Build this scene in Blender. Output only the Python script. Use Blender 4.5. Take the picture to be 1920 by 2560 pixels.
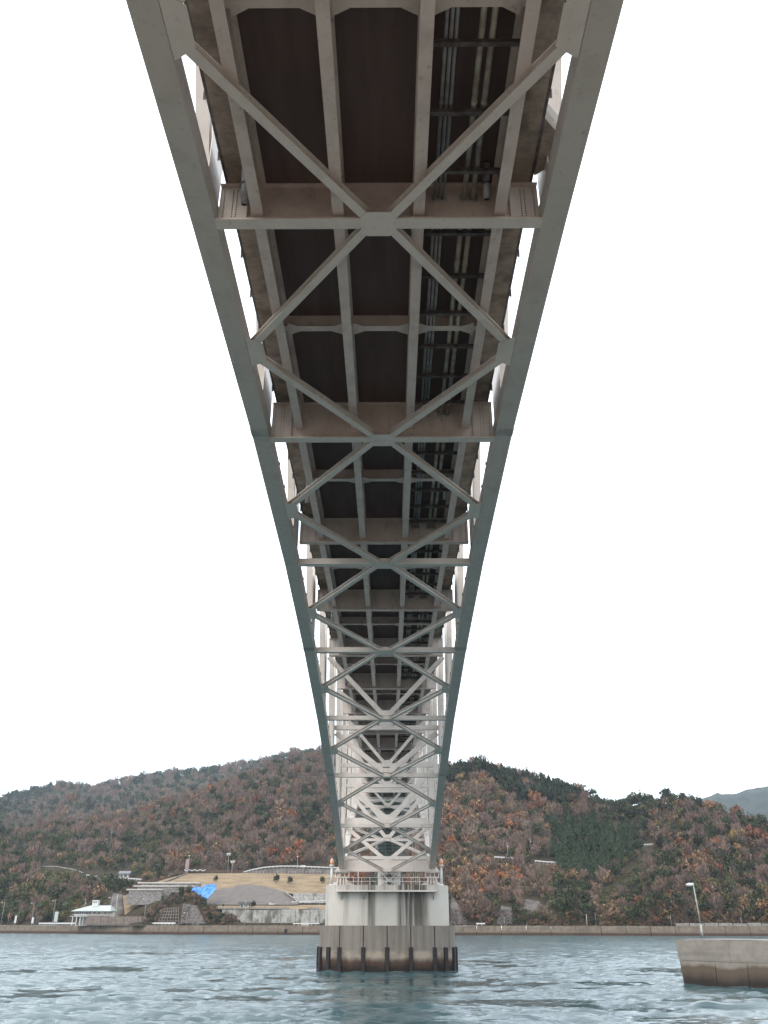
import bpy, math, random
import numpy as np
from mathutils import Vector, Matrix

for o in list(bpy.data.objects): bpy.data.objects.remove(o)
S = bpy.context.scene
COL = S.collection
rnd = random.Random(7)
rng = np.random.default_rng(11)

# ------------------------------------------------------------------ camera
F, TH, PS, RO, CX, H = 2071., math.radians(26.62), math.radians(-0.41), math.radians(0.10), 0.31, 4.3
cd = bpy.data.cameras.new('camera'); cam = bpy.data.objects.new('camera', cd); COL.objects.link(cam)
cd.sensor_fit = 'VERTICAL'; cd.sensor_height = 24.0; cd.lens = F/2560*24.0
cd.clip_start = 0.1; cd.clip_end = 20000
cam.matrix_world = (Matrix.Translation((CX, 0, H)) @ Matrix.Rotation(-PS, 4, 'Z')
                    @ Matrix.Rotation(math.pi/2+TH, 4, 'X') @ Matrix.Rotation(RO, 4, 'Z'))
S.camera = cam

# ------------------------------------------------------------------ sky, sun, exposure
SUN_EL, SUN_AZ = math.radians(42), math.radians(205)     # behind the camera, veiled by cloud
w = bpy.data.worlds.new('World'); S.world = w; w.use_nodes = True
nt = w.node_tree; nt.nodes.clear()
sky = nt.nodes.new('ShaderNodeTexSky'); sky.sky_type = 'NISHITA'; sky.sun_disc = False
sky.sun_elevation = SUN_EL; sky.sun_rotation = SUN_AZ
bg1 = nt.nodes.new('ShaderNodeBackground'); bg1.inputs[1].default_value = 0.15
nt.links.new(sky.outputs[0], bg1.inputs[0])
bg2 = nt.nodes.new('ShaderNodeBackground')
bg2.inputs[0].default_value = (0.865, 0.945, 1.0, 1); bg2.inputs[1].default_value = 1.95
tc = nt.nodes.new('ShaderNodeTexCoord'); nz = nt.nodes.new('ShaderNodeTexNoise')
nz.inputs['Scale'].default_value = 2.2; nz.inputs['Detail'].default_value = 5
nt.links.new(tc.outputs['Generated'], nz.inputs['Vector'])
mr = nt.nodes.new('ShaderNodeMapRange')
mr.inputs[1].default_value = 0.3; mr.inputs[2].default_value = 0.6; mr.inputs[3].default_value = 0.62; mr.inputs[4].default_value = 0.92
nt.links.new(nz.outputs['Fac'], mr.inputs[0])
mx = nt.nodes.new('ShaderNodeMixShader'); out = nt.nodes.new('ShaderNodeOutputWorld')
nt.links.new(mr.outputs[0], mx.inputs[0]); nt.links.new(bg1.outputs[0], mx.inputs[1]); nt.links.new(bg2.outputs[0], mx.inputs[2])
nt.links.new(mx.outputs[0], out.inputs[0])
sl = bpy.data.lights.new('sun', 'SUN'); sl.energy = 1.5; sl.angle = math.radians(30); sl.color = (1, 0.91, 0.80)
sun = bpy.data.objects.new('sun', sl); COL.objects.link(sun)
sd = Vector((math.sin(SUN_AZ)*math.cos(SUN_EL), math.cos(SUN_AZ)*math.cos(SUN_EL), math.sin(SUN_EL)))
sun.rotation_euler = sd.to_track_quat('Z', 'Y').to_euler(); sun.location = (0, -30, 60)
S.view_settings.view_transform = 'Standard'; S.view_settings.look = 'None'
S.view_settings.exposure = 0.42; S.view_settings.gamma = 1.0; S.view_settings.use_curve_mapping = False

# ------------------------------------------------------------------ surveying helpers (photo pixel at a chosen distance -> world point)
def ray(px, py):
    X, Y = px-960, py-1280
    c, s = math.cos(RO), math.sin(RO); X, Y = c*X+s*Y, -s*X+c*Y
    x, u = X/F, -Y/F
    y = math.cos(TH)-u*math.sin(TH); z = math.sin(TH)+u*math.cos(TH)
    c, s = math.cos(PS), math.sin(PS)
    return (c*x+s*y, -s*x+c*y, z)
def at(px, py, Y):
    r = ray(px, py); t = Y/r[1]
    return Vector((r[0]*t+CX, Y, r[2]*t+H))
def proj(P):
    P = np.asarray(P, float); x, y, z = P[..., 0]-CX, P[..., 1], P[..., 2]-H
    c, s = math.cos(PS), math.sin(PS); x, y = c*x-s*y, s*x+c*y
    d = y*math.cos(TH)+z*math.sin(TH); u = -y*math.sin(TH)+z*math.cos(TH)
    X, Y = F*x/d, -F*u/d
    c, s = math.cos(RO), math.sin(RO)
    return 960+c*X-s*Y, 1280+s*X+c*Y

# ------------------------------------------------------------------ object helpers
def tag(o, label=None, cat=None, group=None, kind=None):
    if label: o['label'] = label
    if cat: o['category'] = cat
    if group: o['group'] = group
    if kind: o['kind'] = kind
    return o
BASE = {}
def thing(name, loc, label, cat, group=None):
    o = bpy.data.objects.new(name, None); o.empty_display_size = 0.3
    COL.objects.link(o); o.location = loc; BASE[o.name] = Vector(loc)
    return tag(o, label, cat, group)
def link_mesh(name, me, m, parent=None):
    o = bpy.data.objects.new(name, me); COL.objects.link(o)
    if m and not me.materials: me.materials.append(m)
    if parent: o.parent = parent
    BASE[o.name] = BASE.get(parent.name, Vector((0, 0, 0))) if parent else Vector((0, 0, 0))
    return o
class MB:
    def __init__(s): s.v = []; s.f = []
    def add(s, v, f):
        n = len(s.v); s.v += [tuple(p) for p in v]; s.f += [tuple(i+n for i in q) for q in f]; return s
    def box(s, x0, x1, y0, y1, z0, z1):
        return s.add([(x0,y0,z0),(x1,y0,z0),(x1,y1,z0),(x0,y1,z0),(x0,y0,z1),(x1,y0,z1),(x1,y1,z1),(x0,y1,z1)],
                     [(0,3,2,1),(4,5,6,7),(0,1,5,4),(1,2,6,5),(2,3,7,6),(3,0,4,7)])
    def sweep(s, p0, p1, prof, up=(0,0,1), caps=True, t1=1.0):
        p0, p1 = Vector(p0), Vector(p1); d = (p1-p0).normalized(); up = Vector(up)
        if abs(d.dot(up)) > 0.98: up = Vector((0, 1, 0))
        a = d.cross(up).normalized(); b = a.cross(d)
        n = len(prof)
        v = [p0+a*q[0]+b*q[1] for q in prof]+[p1+a*q[0]*t1+b*q[1]*t1 for q in prof]
        f = [(i, (i+1) % n, n+(i+1) % n, n+i) for i in range(n)]
        if caps: f += [tuple(reversed(range(n))), tuple(range(n, 2*n))]
        return s.add(v, f)
    def beam(s, p0, p1, w, h, bottom=False, up=(0,0,1)):
        z0, z1 = (0, h) if bottom else (-h/2, h/2)
        return s.sweep(p0, p1, [(-w/2,z0),(w/2,z0),(w/2,z1),(-w/2,z1)], up)
    def ibeam(s, p0, p1, w, h, tf=.03, tw=.02, bottom=True):
        z0 = 0 if bottom else -h/2; a, c = w/2, tw/2
        pr = [(-a,z0),(a,z0),(a,z0+tf),(c,z0+tf),(c,z0+h-tf),(a,z0+h-tf),(a,z0+h),(-a,z0+h),(-a,z0+h-tf),(-c,z0+h-tf),(-c,z0+tf),(-a,z0+tf)]
        return s.sweep(p0, p1, pr)
    def tube(s, p0, p1, r, n=10, r1=None):
        return s.sweep(p0, p1, [(r*math.cos(2*math.pi*i/n), r*math.sin(2*math.pi*i/n)) for i in range(n)], t1=(r1/r if r1 else 1.0))
    def prism(s, poly, z0, z1):
        n = len(poly)
        return s.add([(x,y,z0) for x,y in poly]+[(x,y,z1) for x,y in poly],
                     [(i,(i+1)%n,n+(i+1)%n,n+i) for i in range(n)]+[tuple(reversed(range(n))), tuple(range(n,2*n))])
    def xprism(s, poly, x0, x1):      # poly in (y,z)
        n = len(poly)
        return s.add([(x0,y,z) for y,z in poly]+[(x1,y,z) for y,z in poly],
                     [(i,(i+1)%n,n+(i+1)%n,n+i) for i in range(n)]+[tuple(reversed(range(n))), tuple(range(n,2*n))])
    def yprism(s, poly, y0, y1):      # poly in (x,z)
        n = len(poly)
        return s.add([(x,y0,z) for x,z in poly]+[(x,y1,z) for x,z in poly],
                     [(i,(i+1)%n,n+(i+1)%n,n+i) for i in range(n)]+[tuple(reversed(range(n))), tuple(range(n,2*n))])
    def build(s, name, m, parent=None, smooth=False):
        me = bpy.data.meshes.new(name)
        b = BASE.get(parent.name, Vector((0,0,0))) if parent else Vector((0,0,0))
        me.from_pydata([(p[0]-b.x, p[1]-b.y, p[2]-b.z) for p in s.v], [], s.f)
        import bmesh
        bm = bmesh.new(); bm.from_mesh(me); bmesh.ops.recalc_face_normals(bm, faces=bm.faces); bm.to_mesh(me); bm.free()
        if smooth:
            me.polygons.foreach_set('use_smooth', [True]*len(me.polygons))
        return link_mesh(name, me, m, parent)
def np_mesh(name, v, quads, col=None, smooth=False):
    me = bpy.data.meshes.new(name); v = np.asarray(v, np.float32); q = np.asarray(quads, np.int32)
    me.vertices.add(len(v)); me.vertices.foreach_set('co', v.ravel())
    me.loops.add(q.size); me.loops.foreach_set('vertex_index', q.ravel())
    me.polygons.add(len(q)); me.polygons.foreach_set('loop_start', np.arange(0, q.size, 4, dtype=np.int32))
    me.polygons.foreach_set('loop_total', np.full(len(q), 4, np.int32))
    if smooth: me.polygons.foreach_set('use_smooth', np.ones(len(q), bool))
    if col is not None:
        a = me.attributes.new('Col', 'FLOAT_COLOR', 'POINT')
        c = np.ones((len(v), 4), np.float32); c[:, :3] = col; a.data.foreach_set('color', c.ravel())
    me.update(calc_edges=True)
    return me

# ------------------------------------------------------------------ materials
class G:                                # small node-graph helper
    def __init__(s, name):
        s.m = bpy.data.materials.new(name); s.m.use_nodes = True; s.t = s.m.node_tree; s.t.nodes.clear()
        s.o = s.t.nodes.new('ShaderNodeOutputMaterial'); s.b = s.t.nodes.new('ShaderNodeBsdfPrincipled')
        s.t.links.new(s.b.outputs[0], s.o.inputs[0])
        s.pos = s.t.nodes.new('ShaderNodeNewGeometry').outputs['Position']
    def put(s, sock, val):
        if hasattr(val, 'is_output'): s.t.links.new(val, sock)
        elif isinstance(val, tuple) and len(val) == 3 and sock.type == 'RGBA': sock.default_value = (*val, 1)
        else: sock.default_value = val
    def node(s, ty, ins=None, out=0, **kw):
        n = s.t.nodes.new(ty)
        for k, v in kw.items(): setattr(n, k, v)
        for k, v in (ins or {}).items(): s.put(n.inputs[k], v)
        return n.outputs[out]
    def noise(s, scale, detail=4, stretch=(1,1,1), rough=.55, vec=None, off=(0,0,0), dist=0.):
        mp = s.node('ShaderNodeMapping', {'Vector': vec or s.pos, 'Scale': stretch, 'Location': off})
        return s.node('ShaderNodeTexNoise', {'Vector': mp, 'Scale': scale, 'Detail': detail, 'Roughness': rough, 'Distortion': dist})
    def ramp(s, v, a, b, lo=0., hi=1., smooth=True):
        return s.node('ShaderNodeMapRange', {0: v, 1: a, 2: b, 3: lo, 4: hi}, interpolation_type='SMOOTHSTEP' if smooth else 'LINEAR')
    def mix(s, f, a, b, mode='MIX'):
        n = s.t.nodes.new('ShaderNodeMix'); n.data_type = 'RGBA'; n.blend_type = mode
        s.put(n.inputs[0], f); s.put(n.inputs[6], a); s.put(n.inputs[7], b); return n.outputs[2]
    def math(s, op, a, b=0.):
        return s.node('ShaderNodeMath', {0: a, 1: b}, operation=op)
    def xyz(s, i, vec=None): return s.node('ShaderNodeSeparateXYZ', {0: vec or s.pos}, out=i)
    def done(s, col, rough=.7, bump=None, dist=.01, strength=.5, spec=.3, metal=0., cal=.75):
        if cal != 1.: col = s.mix(1., col, (cal, cal, cal), 'MULTIPLY')      # photographic calibration of all base colours
        s.put(s.b.inputs['Base Color'], col); s.put(s.b.inputs['Roughness'], rough)
        s.b.inputs['Specular IOR Level'].default_value = spec; s.b.inputs['Metallic'].default_value = metal
        if bump is not None:
            n = s.node('ShaderNodeBump', {'Height': bump, 'Distance': dist, 'Strength': strength})
            s.t.links.new(n, s.b.inputs['Normal'])
        return s.m
def simple(name, a, b=None, scale=2., rough=.7, stretch=(1,1,1), lo=.35, hi=.65, dist=.01, spec=.3, metal=0.):
    g = G(name); b = b or tuple(c*.75 for c in a)
    n = g.noise(scale, 6, stretch)
    return g.done(g.mix(g.ramp(n, lo, hi), a, b), rough, n, dist, .4, spec, metal)

M = {}
def steel(name, a, dirt, amt=.5):
    g = G(name)
    n1 = g.noise(1.1, 6, (1, 1, 1), .6); n2 = g.noise(5., 5, (1, 1, .25), .65, off=(3, 1, 2)); n3 = g.noise(28., 3, off=(9, 4, 1))
    c = g.mix(g.math('MULTIPLY', g.ramp(n1, .42, .72), amt), a, dirt)
    c = g.mix(g.math('MULTIPLY', g.ramp(n2, .56, .74), amt*.9), c, tuple(x*.6 for x in dirt))
    c = g.mix(g.math('MULTIPLY', g.ramp(n3, .62, .74), .35), c, tuple(x*.55 for x in dirt))
    return g.done(c, .5, n3, .002, .3, .35)
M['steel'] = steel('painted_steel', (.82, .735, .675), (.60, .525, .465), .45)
M['steel_chord'] = steel('painted_steel_chord', (.66, .60, .55), (.49, .44, .395), .5)
M['steel_deck'] = steel('painted_steel_floor', (.78, .655, .60), (.52, .415, .37), .6)
M['steel_worn'] = steel('weathered_steel_splice', (.52, .49, .47), (.30, .27, .25), .7)
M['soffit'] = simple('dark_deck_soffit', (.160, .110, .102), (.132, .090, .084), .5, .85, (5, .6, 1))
M['pipe_grey'] = simple('grey_conduit', (.42, .41, .41), (.30, .29, .29), 3., .5)
M['pipe_cream'] = simple('cream_pipe', (.52, .47, .39), (.34, .29, .235), 2.5, .55)
M['drain'] = simple('grey_drain_pipe', (.40, .41, .43), (.28, .28, .29), 4., .4)
M['channel'] = simple('dark_channel_steel', (.17, .15, .145), (.09, .075, .07), 4., .7)
M['bolt'] = simple('bolt_steel', (.27, .245, .235), None, 6., .6)
g = G('stained_overhang_concrete')
n = g.noise(1.2, 8, (1, 1, 1), .65); n2 = g.noise(6, 6, (.25, 3., 1), .6); n3 = g.noise(.8, 5, (.3, 4., 1), .5, off=(5, 2, 0))
c = g.mix(g.ramp(n, .35, .7), (.36, .30, .245), (.17, .135, .11)); c = g.mix(g.math('MULTIPLY', g.ramp(n2, .5, .75), .5), c, (.12, .095, .08))
c = g.mix(g.math('MULTIPLY', g.ramp(n3, .68, .76), .5), c, (.60, .57, .53))
M['overhang'] = g.done(c, .9, n, .01, .4)

def pier_upper():
    g = G('white_streaked_pier_concrete'); x, y, z = g.xyz(0), g.xyz(1), g.xyz(2)
    fine = g.noise(1.0, 5, (3.4, 3.4, .10), .6); med = g.noise(1., 4, (1.0, 1.0, .05), .5, off=(4, 2, 0)); cl = g.noise(.35, 4)
    # long run-off stains below the deck drains (shape of their own, fixed to the concrete)
    def band(a, b, soft=.5): return g.math('MULTIPLY', g.ramp(x, a-soft, a+soft*.3), g.ramp(x, b-soft*.3, b+soft, 1, 0))
    b1 = band(-2.05, -1.45, .35); b2 = band(1.35, 4.45, .5); b3 = band(-.42, .06, .3); b4 = band(-5.75, -5.2, .3); b5 = band(5.4, 5.7, .25)
    top = g.ramp(z, 6.0, 12.4); tp2 = g.ramp(z, 9.5, 12.5)
    m = g.math('MULTIPLY', g.math('ADD', b1, b2), g.ramp(z, 3.0, 6.5, .8, 1.))
    m = g.math('MAXIMUM', m, g.math('MULTIPLY', g.math('ADD', b3, g.math('ADD', b4, b5)), top))
    m = g.math('MULTIPLY', m, g.ramp(fine, .30, .62, .35, 1.))
    m2 = g.math('MULTIPLY', g.math('MULTIPLY', g.ramp(fine, .50, .66), tp2), .8)
    m3 = g.math('MULTIPLY', g.ramp(med, .55, .7), .35)
    m = g.math('MINIMUM', g.math('MAXIMUM', g.math('MAXIMUM', m, m2), m3), .95)
    c = g.mix(g.ramp(cl, .3, .7), (.67, .62, .56), (.59, .545, .49))
    c = g.mix(m, c, (.105, .09, .078))
    return g.done(c, .85, g.noise(6, 6), .01, .3, .2)
M['pier_white'] = pier_upper()
def pier_lower():
    g = G('brown_tidal_pier_concrete'); z = g.xyz(2)
    fine = g.noise(1.0, 6, (2.2, 2.2, .15), .6); cl = g.noise(.9, 7, (1, 1, 1), .65); wig = g.noise(.7, 5, (1, 1, .4)); bar = g.noise(1.6, 5, (2.5, 2.5, .22), .7, off=(2, 7, 1))
    zz = g.math('ADD', z, g.math('MULTIPLY', g.math('SUBTRACT', wig, .5), 1.5))
    c = g.mix(g.ramp(fine, .35, .68), (.285, .25, .215), (.205, .175, .15))
    c = g.mix(g.math('MULTIPLY', g.ramp(cl, .5, .75), .4), c, (.13, .105, .09))
    pale = g.math('MULTIPLY', g.ramp(z, .9, 1.5), g.ramp(z, 1.75, 2.2, 1, 0))
    c = g.mix(g.math('MULTIPLY', pale, g.ramp(cl, .35, .6)), c, (.40, .33, .26))
    c = g.mix(g.math('MULTIPLY', g.ramp(bar, .70, .76), g.math('MULTIPLY', g.ramp(z, .8, 1.6), g.ramp(z, 2.9, 3.6, 1, 0))), c, (.62, .58, .52))
    c = g.mix(g.ramp(zz, .9, 1.5, 1, 0), c, (.085, .05, .037))
    c = g.mix(g.ramp(zz, .3, .95, 1, 0), c, (.028, .022, .020))
    return g.done(c, .8, cl, .03, .6, .25)
M['pier_brown'] = pier_lower()
M['fender'] = simple('black_rubber_fender', (.035, .028, .030), (.022, .018, .020), 3., .6)
def wall_mat(name, a, b, dark, z0, z1, sc=.5, streak=.5, moss=None):
    g = G(name); z = g.xyz(2)
    n = g.noise(sc, 7, (1, 1, 1), .65); st = g.noise(1., 5, (.55, .55, .06), .6); lay = g.noise(1., 4, (.03, .03, 1.3), .5)
    c = g.mix(g.ramp(n, .35, .68), a, b)
    c = g.mix(g.math('MULTIPLY', g.ramp(st, .5, .72), streak), c, tuple(k*.45 for k in b))
    c = g.mix(g.math('MULTIPLY', g.ramp(lay, .5, .68), .35), c, tuple(k*.6 for k in b))
    if moss: c = g.mix(g.math('MULTIPLY', g.ramp(g.noise(.12, 5, (1, 1, .5), off=(3, 3, 3)), .5, .62), .8), c, moss)
    zz = g.math('ADD', z, g.math('MULTIPLY', g.math('SUBTRACT', n, .5), (z1-z0)*1.2))
    c = g.mix(g.ramp(zz, z0, z1, 1, 0), c, dark)
    return g.done(c, .9, n, .05, .5, .2)
M['seawall'] = wall_mat('brown_seawall_concrete', (.25, .20, .155), (.165, .13, .10), (.085, .048, .034), .6, 2.2, .35)
M['breakwater'] = wall_mat('breakwater_concrete', (.36, .32, .28), (.28, .245, .21), (.15, .10, .06), 1.2, 2.0, 1.1, .25)
g = G('wet_breakwater_concrete'); z = g.xyz(2)
n = g.noise(1.2, 7, (1, 1, 1), .65); wig = g.noise(.28, 3, (1, 1, .1), off=(1.3, 0, 0))
zz = g.math('ADD', z, g.math('MULTIPLY', g.math('SUBTRACT', wig, .5), 1.3)); zz = g.math('ADD', zz, g.math('MULTIPLY', g.math('SUBTRACT', n, .5), .35))
c = g.mix(g.ramp(n, .35, .68), (.33, .29, .25), (.25, .215, .18))
c = g.mix(g.ramp(zz, 1.25, 1.6, 1, 0), c, (.135, .10, .072)); c = g.mix(g.ramp(zz, .15, 1.1, 1, 0), c, (.035, .026, .022))
M['breakwater_wet'] = g.done(c, .75, n, .03, .5, .3)
M['stained_wall'] = wall_mat('stained_retaining_concrete', (.40, .38, .35), (.27, .25, .23), (.06, .05, .04), 4., 6.5, .3, .95, (.085, .075, .055))
M['terrace'] = simple('terrace_stone', (.42, .385, .36), (.22, .195, .185), .55, .9, (1, 1, 3), dist=.1)
M['grid'] = simple('grid_concrete', (.22, .175, .15), (.14, .11, .095), .8, .9)
M['rock'] = simple('sprayed_rock_face', (.19, .165, .15), (.10, .082, .075), .22, .95, (1, 1, .35), dist=.5)
M['grey_slope'] = simple('grey_netted_slope', (.20, .172, .155), (.15, .127, .115), .6, .95, (.3, 1, 2.5), dist=.1)
M['kerb'] = simple('pale_concrete', (.36, .33, .30), (.24, .215, .195), .8, .9)
M['white'] = simple('white_paint', (.78, .77, .76), (.66, .65, .64), 1., .5)
M['cream'] = simple('cream_wall', (.58, .53, .48), (.46, .42, .38), .7, .8)
M['roof_green'] = simple('pale_green_roof', (.55, .60, .56), (.48, .52, .48), .6, .5)
M['roof_dark'] = simple('dark_roof', (.085, .075, .072), (.05, .045, .043), .8, .7)
M['roof_grey'] = simple('grey_tile_roof', (.26, .26, .28), (.18, .18, .2), .9, .6)
M['window'] = simple('dark_window_glass', (.06, .07, .08), (.04, .05, .055), 1., .15, spec=.6)
M['pole'] = simple('galvanised_pole', (.52, .51, .49), (.40, .385, .37), 2., .5)
M['concrete_pole'] = simple('concrete_pole', (.46, .43, .40), (.36, .33, .30), 2., .8)
M['tarp'] = simple('blue_tarpaulin', (.055, .23, .70), (.16, .40, .82), .35, .45, dist=.4)
M['tyre'] = simple('tyre_rubber', (.03, .03, .03), None, 4., .8)
M['wood'] = simple('brown_fence_timber', (.20, .12, .09), (.12, .075, .055), 1., .8)
M['pink'] = simple('faded_pink_board', (.42, .30, .30), (.34, .24, .24), .5, .7)
M['bark'] = simple('tree_bark', (.10, .078, .062), (.06, .045, .036), 1., .9)
g = G('amber_lamp_glass'); M['amber'] = g.done((.62, .29, .15), .25, spec=.5, cal=1.)
def leaf_mat(name, vary=.0):
    g = G(name)
    a = g.node('ShaderNodeAttribute', out='Color', attribute_name='Col')
    if vary:
        r = g.node('ShaderNodeObjectInfo', out='Random')
        a = g.node('ShaderNodeHueSaturation', {'Color': a, 'Hue': g.ramp(r, 0, 1, .5-vary*.008, .5+vary*.014, False), 'Value': g.ramp(r, 0, 1, 1-vary*.25, 1+vary*.25, False)})
    m = g.done(a, .8, spec=.1)
    return m
M['leaf'] = leaf_mat('forest_foliage'); M['leaf_own'] = leaf_mat('tree_foliage', 1.)
g = G('hillside_undergrowth'); n = g.noise(.08, 8, (1, 1, 1), .7); n2 = g.noise(.6, 6, (1, 1, 1), .7, off=(1, 1, 4))
c = g.mix(g.ramp(n, .35, .65), (.075, .052, .036), (.045, .042, .026)); c = g.mix(g.math('MULTIPLY', g.ramp(n2, .5, .7), .6), c, (.11, .08, .05))
M['ground'] = g.done(c, .95, n2, .6, .6, .1)
g = G('dry_grass'); n = g.noise(.07, 7, (1, 2.5, 2.5), .65); n2 = g.noise(.7, 7, (1, 1, 2.), .7)
c = g.mix(g.ramp(n, .38, .62), (.37, .272, .17), (.25, .18, .115)); c = g.mix(g.math('MULTIPLY', g.ramp(n2, .5, .7), .55), c, (.15, .105, .068))
M['dry_grass'] = g.done(c, .95, n2, .3, .6, .1)
M['shore'] = simple('shore_concrete_and_gravel', (.31, .265, .215), (.22, .185, .15), .4, .95, dist=.02)
M['far_hill'] = simple('far_hill_wood', (.055, .062, .050), (.030, .036, .030), .03, .95, dist=6.)

def water_mat():
    g = G('tidal_sea_water')
    big = g.noise(.045, 4, (.42, 1.5, 1), .6, off=(11.4, 3.2, 0), dist=.7)     # smooth slicks and boils of the current
    sc_ = g.t.nodes.new('ShaderNodeSeparateColor'); g.put(sc_.inputs[0], g.node('ShaderNodeAttribute', out='Color', attribute_name='Col')); att = sc_.outputs
    calm = g.math('MAXIMUM', g.ramp(big, .70, .78, 0, .5), att[0])
    def nv(scale, stretch, off, k, detail=3):
        mp = g.node('ShaderNodeMapping', {'Vector': g.pos, 'Scale': stretch, 'Location': off})
        c = g.node('ShaderNodeTexNoise', {'Vector': mp, 'Scale': scale, 'Detail': detail, 'Roughness': .6}, out='Color')
        c = g.node('ShaderNodeVectorMath', {0: c, 1: (.5, .5, .5)}, operation='SUBTRACT')
        return g.node('ShaderNodeVectorMath', {0: c, 1: (k, k*1.25, 0)}, operation='MULTIPLY')
    rip = g.node('ShaderNodeVectorMath', {0: nv(1.5, (.6, 1., 1), (0, 0, 0), .52), 1: nv(6., (.7, 1., 1), (5, 1, 0), .46)}, operation='ADD')
    amp = g.ramp(calm, 0, 1, 1.0, .38)
    n_ = g.t.nodes.new('ShaderNodeVectorMath'); n_.operation = 'SCALE'; g.put(n_.inputs[0], rip); g.put(n_.inputs['Scale'], amp)
    v = g.node('ShaderNodeVectorMath', {0: n_.outputs[0], 1: nv(.10, (.6, 1., 1), (2, 8, 0), .16, 2)}, operation='ADD')
    v = g.node('ShaderNodeVectorMath', {0: v, 1: (0, 0, 1)}, operation='ADD'); v = g.node('ShaderNodeVectorMath', {0: v}, operation='NORMALIZE')
    c = g.mix(g.ramp(g.noise(.05, 4), .35, .65), (.032, .070, .080), (.040, .082, .088))
    foam = g.math('MULTIPLY', g.ramp(g.noise(1.1, 7, (.45, 1.6, 1), .75, off=(7, 7, 0)), .66, .74), g.ramp(g.noise(.045, 3, off=(4, 9, 0)), .5, .62))
    foam = g.math('MAXIMUM', foam, g.math('MULTIPLY', att[1], g.ramp(g.noise(1.6, 7, (1, 1, 1), .8, off=(1, 3, 0)), .42, .60)))
    c = g.mix(g.math('MULTIPLY', foam, .75), c, (.62, .65, .65))
    m = g.done(c, g.ramp(calm, 0, 1, .19, .11), spec=.75, cal=1.); g.t.links.new(v, g.b.inputs['Normal'])
    g.b.inputs['IOR'].default_value = 1.33
    return m
M['water'] = water_mat()

# ------------------------------------------------------------------ sea
def lattice(nx, ny, seed):
    return np.random.default_rng(seed).random((nx, ny))
def vnoise(x, y, seed, n=64):
    L = lattice(n, n, seed); xi = np.floor(x).astype(int); yi = np.floor(y).astype(int); fx = x-xi; fy = y-yi
    fx = fx*fx*(3-2*fx); fy = fy*fy*(3-2*fy)
    a, b, c, d = L[xi % n, yi % n], L[(xi+1) % n, yi % n], L[xi % n, (yi+1) % n], L[(xi+1) % n, (yi+1) % n]
    return (a*(1-fx)+b*fx)*(1-fy)+(c*(1-fx)+d*fx)*fy-.5
SR, SC, SY0, SY1, SW = 620, 440, 30., 660., .78
yy = SY0*(SY1/SY0)**np.linspace(0, 1, SR); uu = np.linspace(-SW, SW, SC)
YY = np.repeat(yy[:, None], SC, 1); XX = YY*uu[None, :]
wr = np.random.default_rng(5); ZZ = np.zeros_like(YY); DY = YY*math.log(SY1/SY0)/SR
slick = np.clip((vnoise(XX/15+31, YY/9+3, 71)+.9*vnoise(XX/5+3, YY/3+9, 72)-.16-.35*np.clip((YY-105)/70, 0, 1))/.14, 0, 1); slick = slick*slick*(3-2*slick)   # smooth boils in the tidal stream
chop = 1-.72*slick
wx = XX+2*vnoise(XX/9, YY/9, 75); wy = YY+2*vnoise(XX/9+30, YY/9, 76)
for k in range(46):
    lam = .8*(7/.8)**(k/45.); an = wr.normal(1.68, .5); kx, ky = math.cos(an), math.sin(an); ph = wr.uniform(0, 6.283)
    fade = np.clip((lam/DY-1.7)/1.6, 0, 1); amp_ = lam*(.0108 if lam < 2.2 else .0108*(2.2/lam)**1.5)
    ZZ += np.sin((wx*kx+wy*ky)*2*math.pi/lam+ph)*amp_*fade*(chop if lam < 7 else .35+.65*chop)
edge = np.clip((SW-np.abs(uu))/.06, 0, 1)[None, :]*np.clip((yy-SY0)/6, 0, 1)[:, None]*np.clip((SY1-yy)/40, 0, 1)[:, None]
ZZ *= edge
jj, ii = np.meshgrid(np.arange(SR-1), np.arange(SC-1), indexing='ij'); a = (jj*SC+ii).ravel()
sv = list(np.stack([XX, YY, ZZ], -1).reshape(-1, 3)); sq = np.stack([a, a+1, a+SC+1, a+SC], 1).tolist(); n0 = len(sv)
sv += [(-5000,-900,0),(5000,-900,0),(5000,SY0,0),(-5000,SY0,0),(5000,SY1,0),(-5000,SY1,0),(5000,5000,0),(-5000,5000,0),(-SW*SY0,SY0,0),(SW*SY0,SY0,0),(-SW*SY1,SY1,0),(SW*SY1,SY1,0)]
sq += [[n0+k for k in q] for q in ((0,1,2,3), (3,8,10,5), (9,2,4,11), (5,4,6,7))]
dpx = np.maximum(np.abs(XX)-5.2, 0); dpy = np.maximum(np.abs(YY-105.87)-1.5, 0); dpr = np.sqrt(dpx**2+dpy**2)-2.45      # distance to the pier's skin
bwd = np.abs((XX-25.3)*.789+(YY-80.9)*.615); bwd = np.where((XX-25.3)*.615-(YY-80.9)*.789 > -.5, bwd, 99)
foam_ = np.maximum(np.exp(-np.abs(dpr)/.7), .7*np.exp(-bwd/.5))
fc = np.zeros((len(sv), 3)); fc[:XX.size, 0] = slick.ravel(); fc[:XX.size, 1] = foam_.ravel()
sea = link_mesh('sea', np_mesh('sea', np.array(sv), np.array(sq), fc, smooth=True), M['water']); tag(sea, kind='structure')
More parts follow.
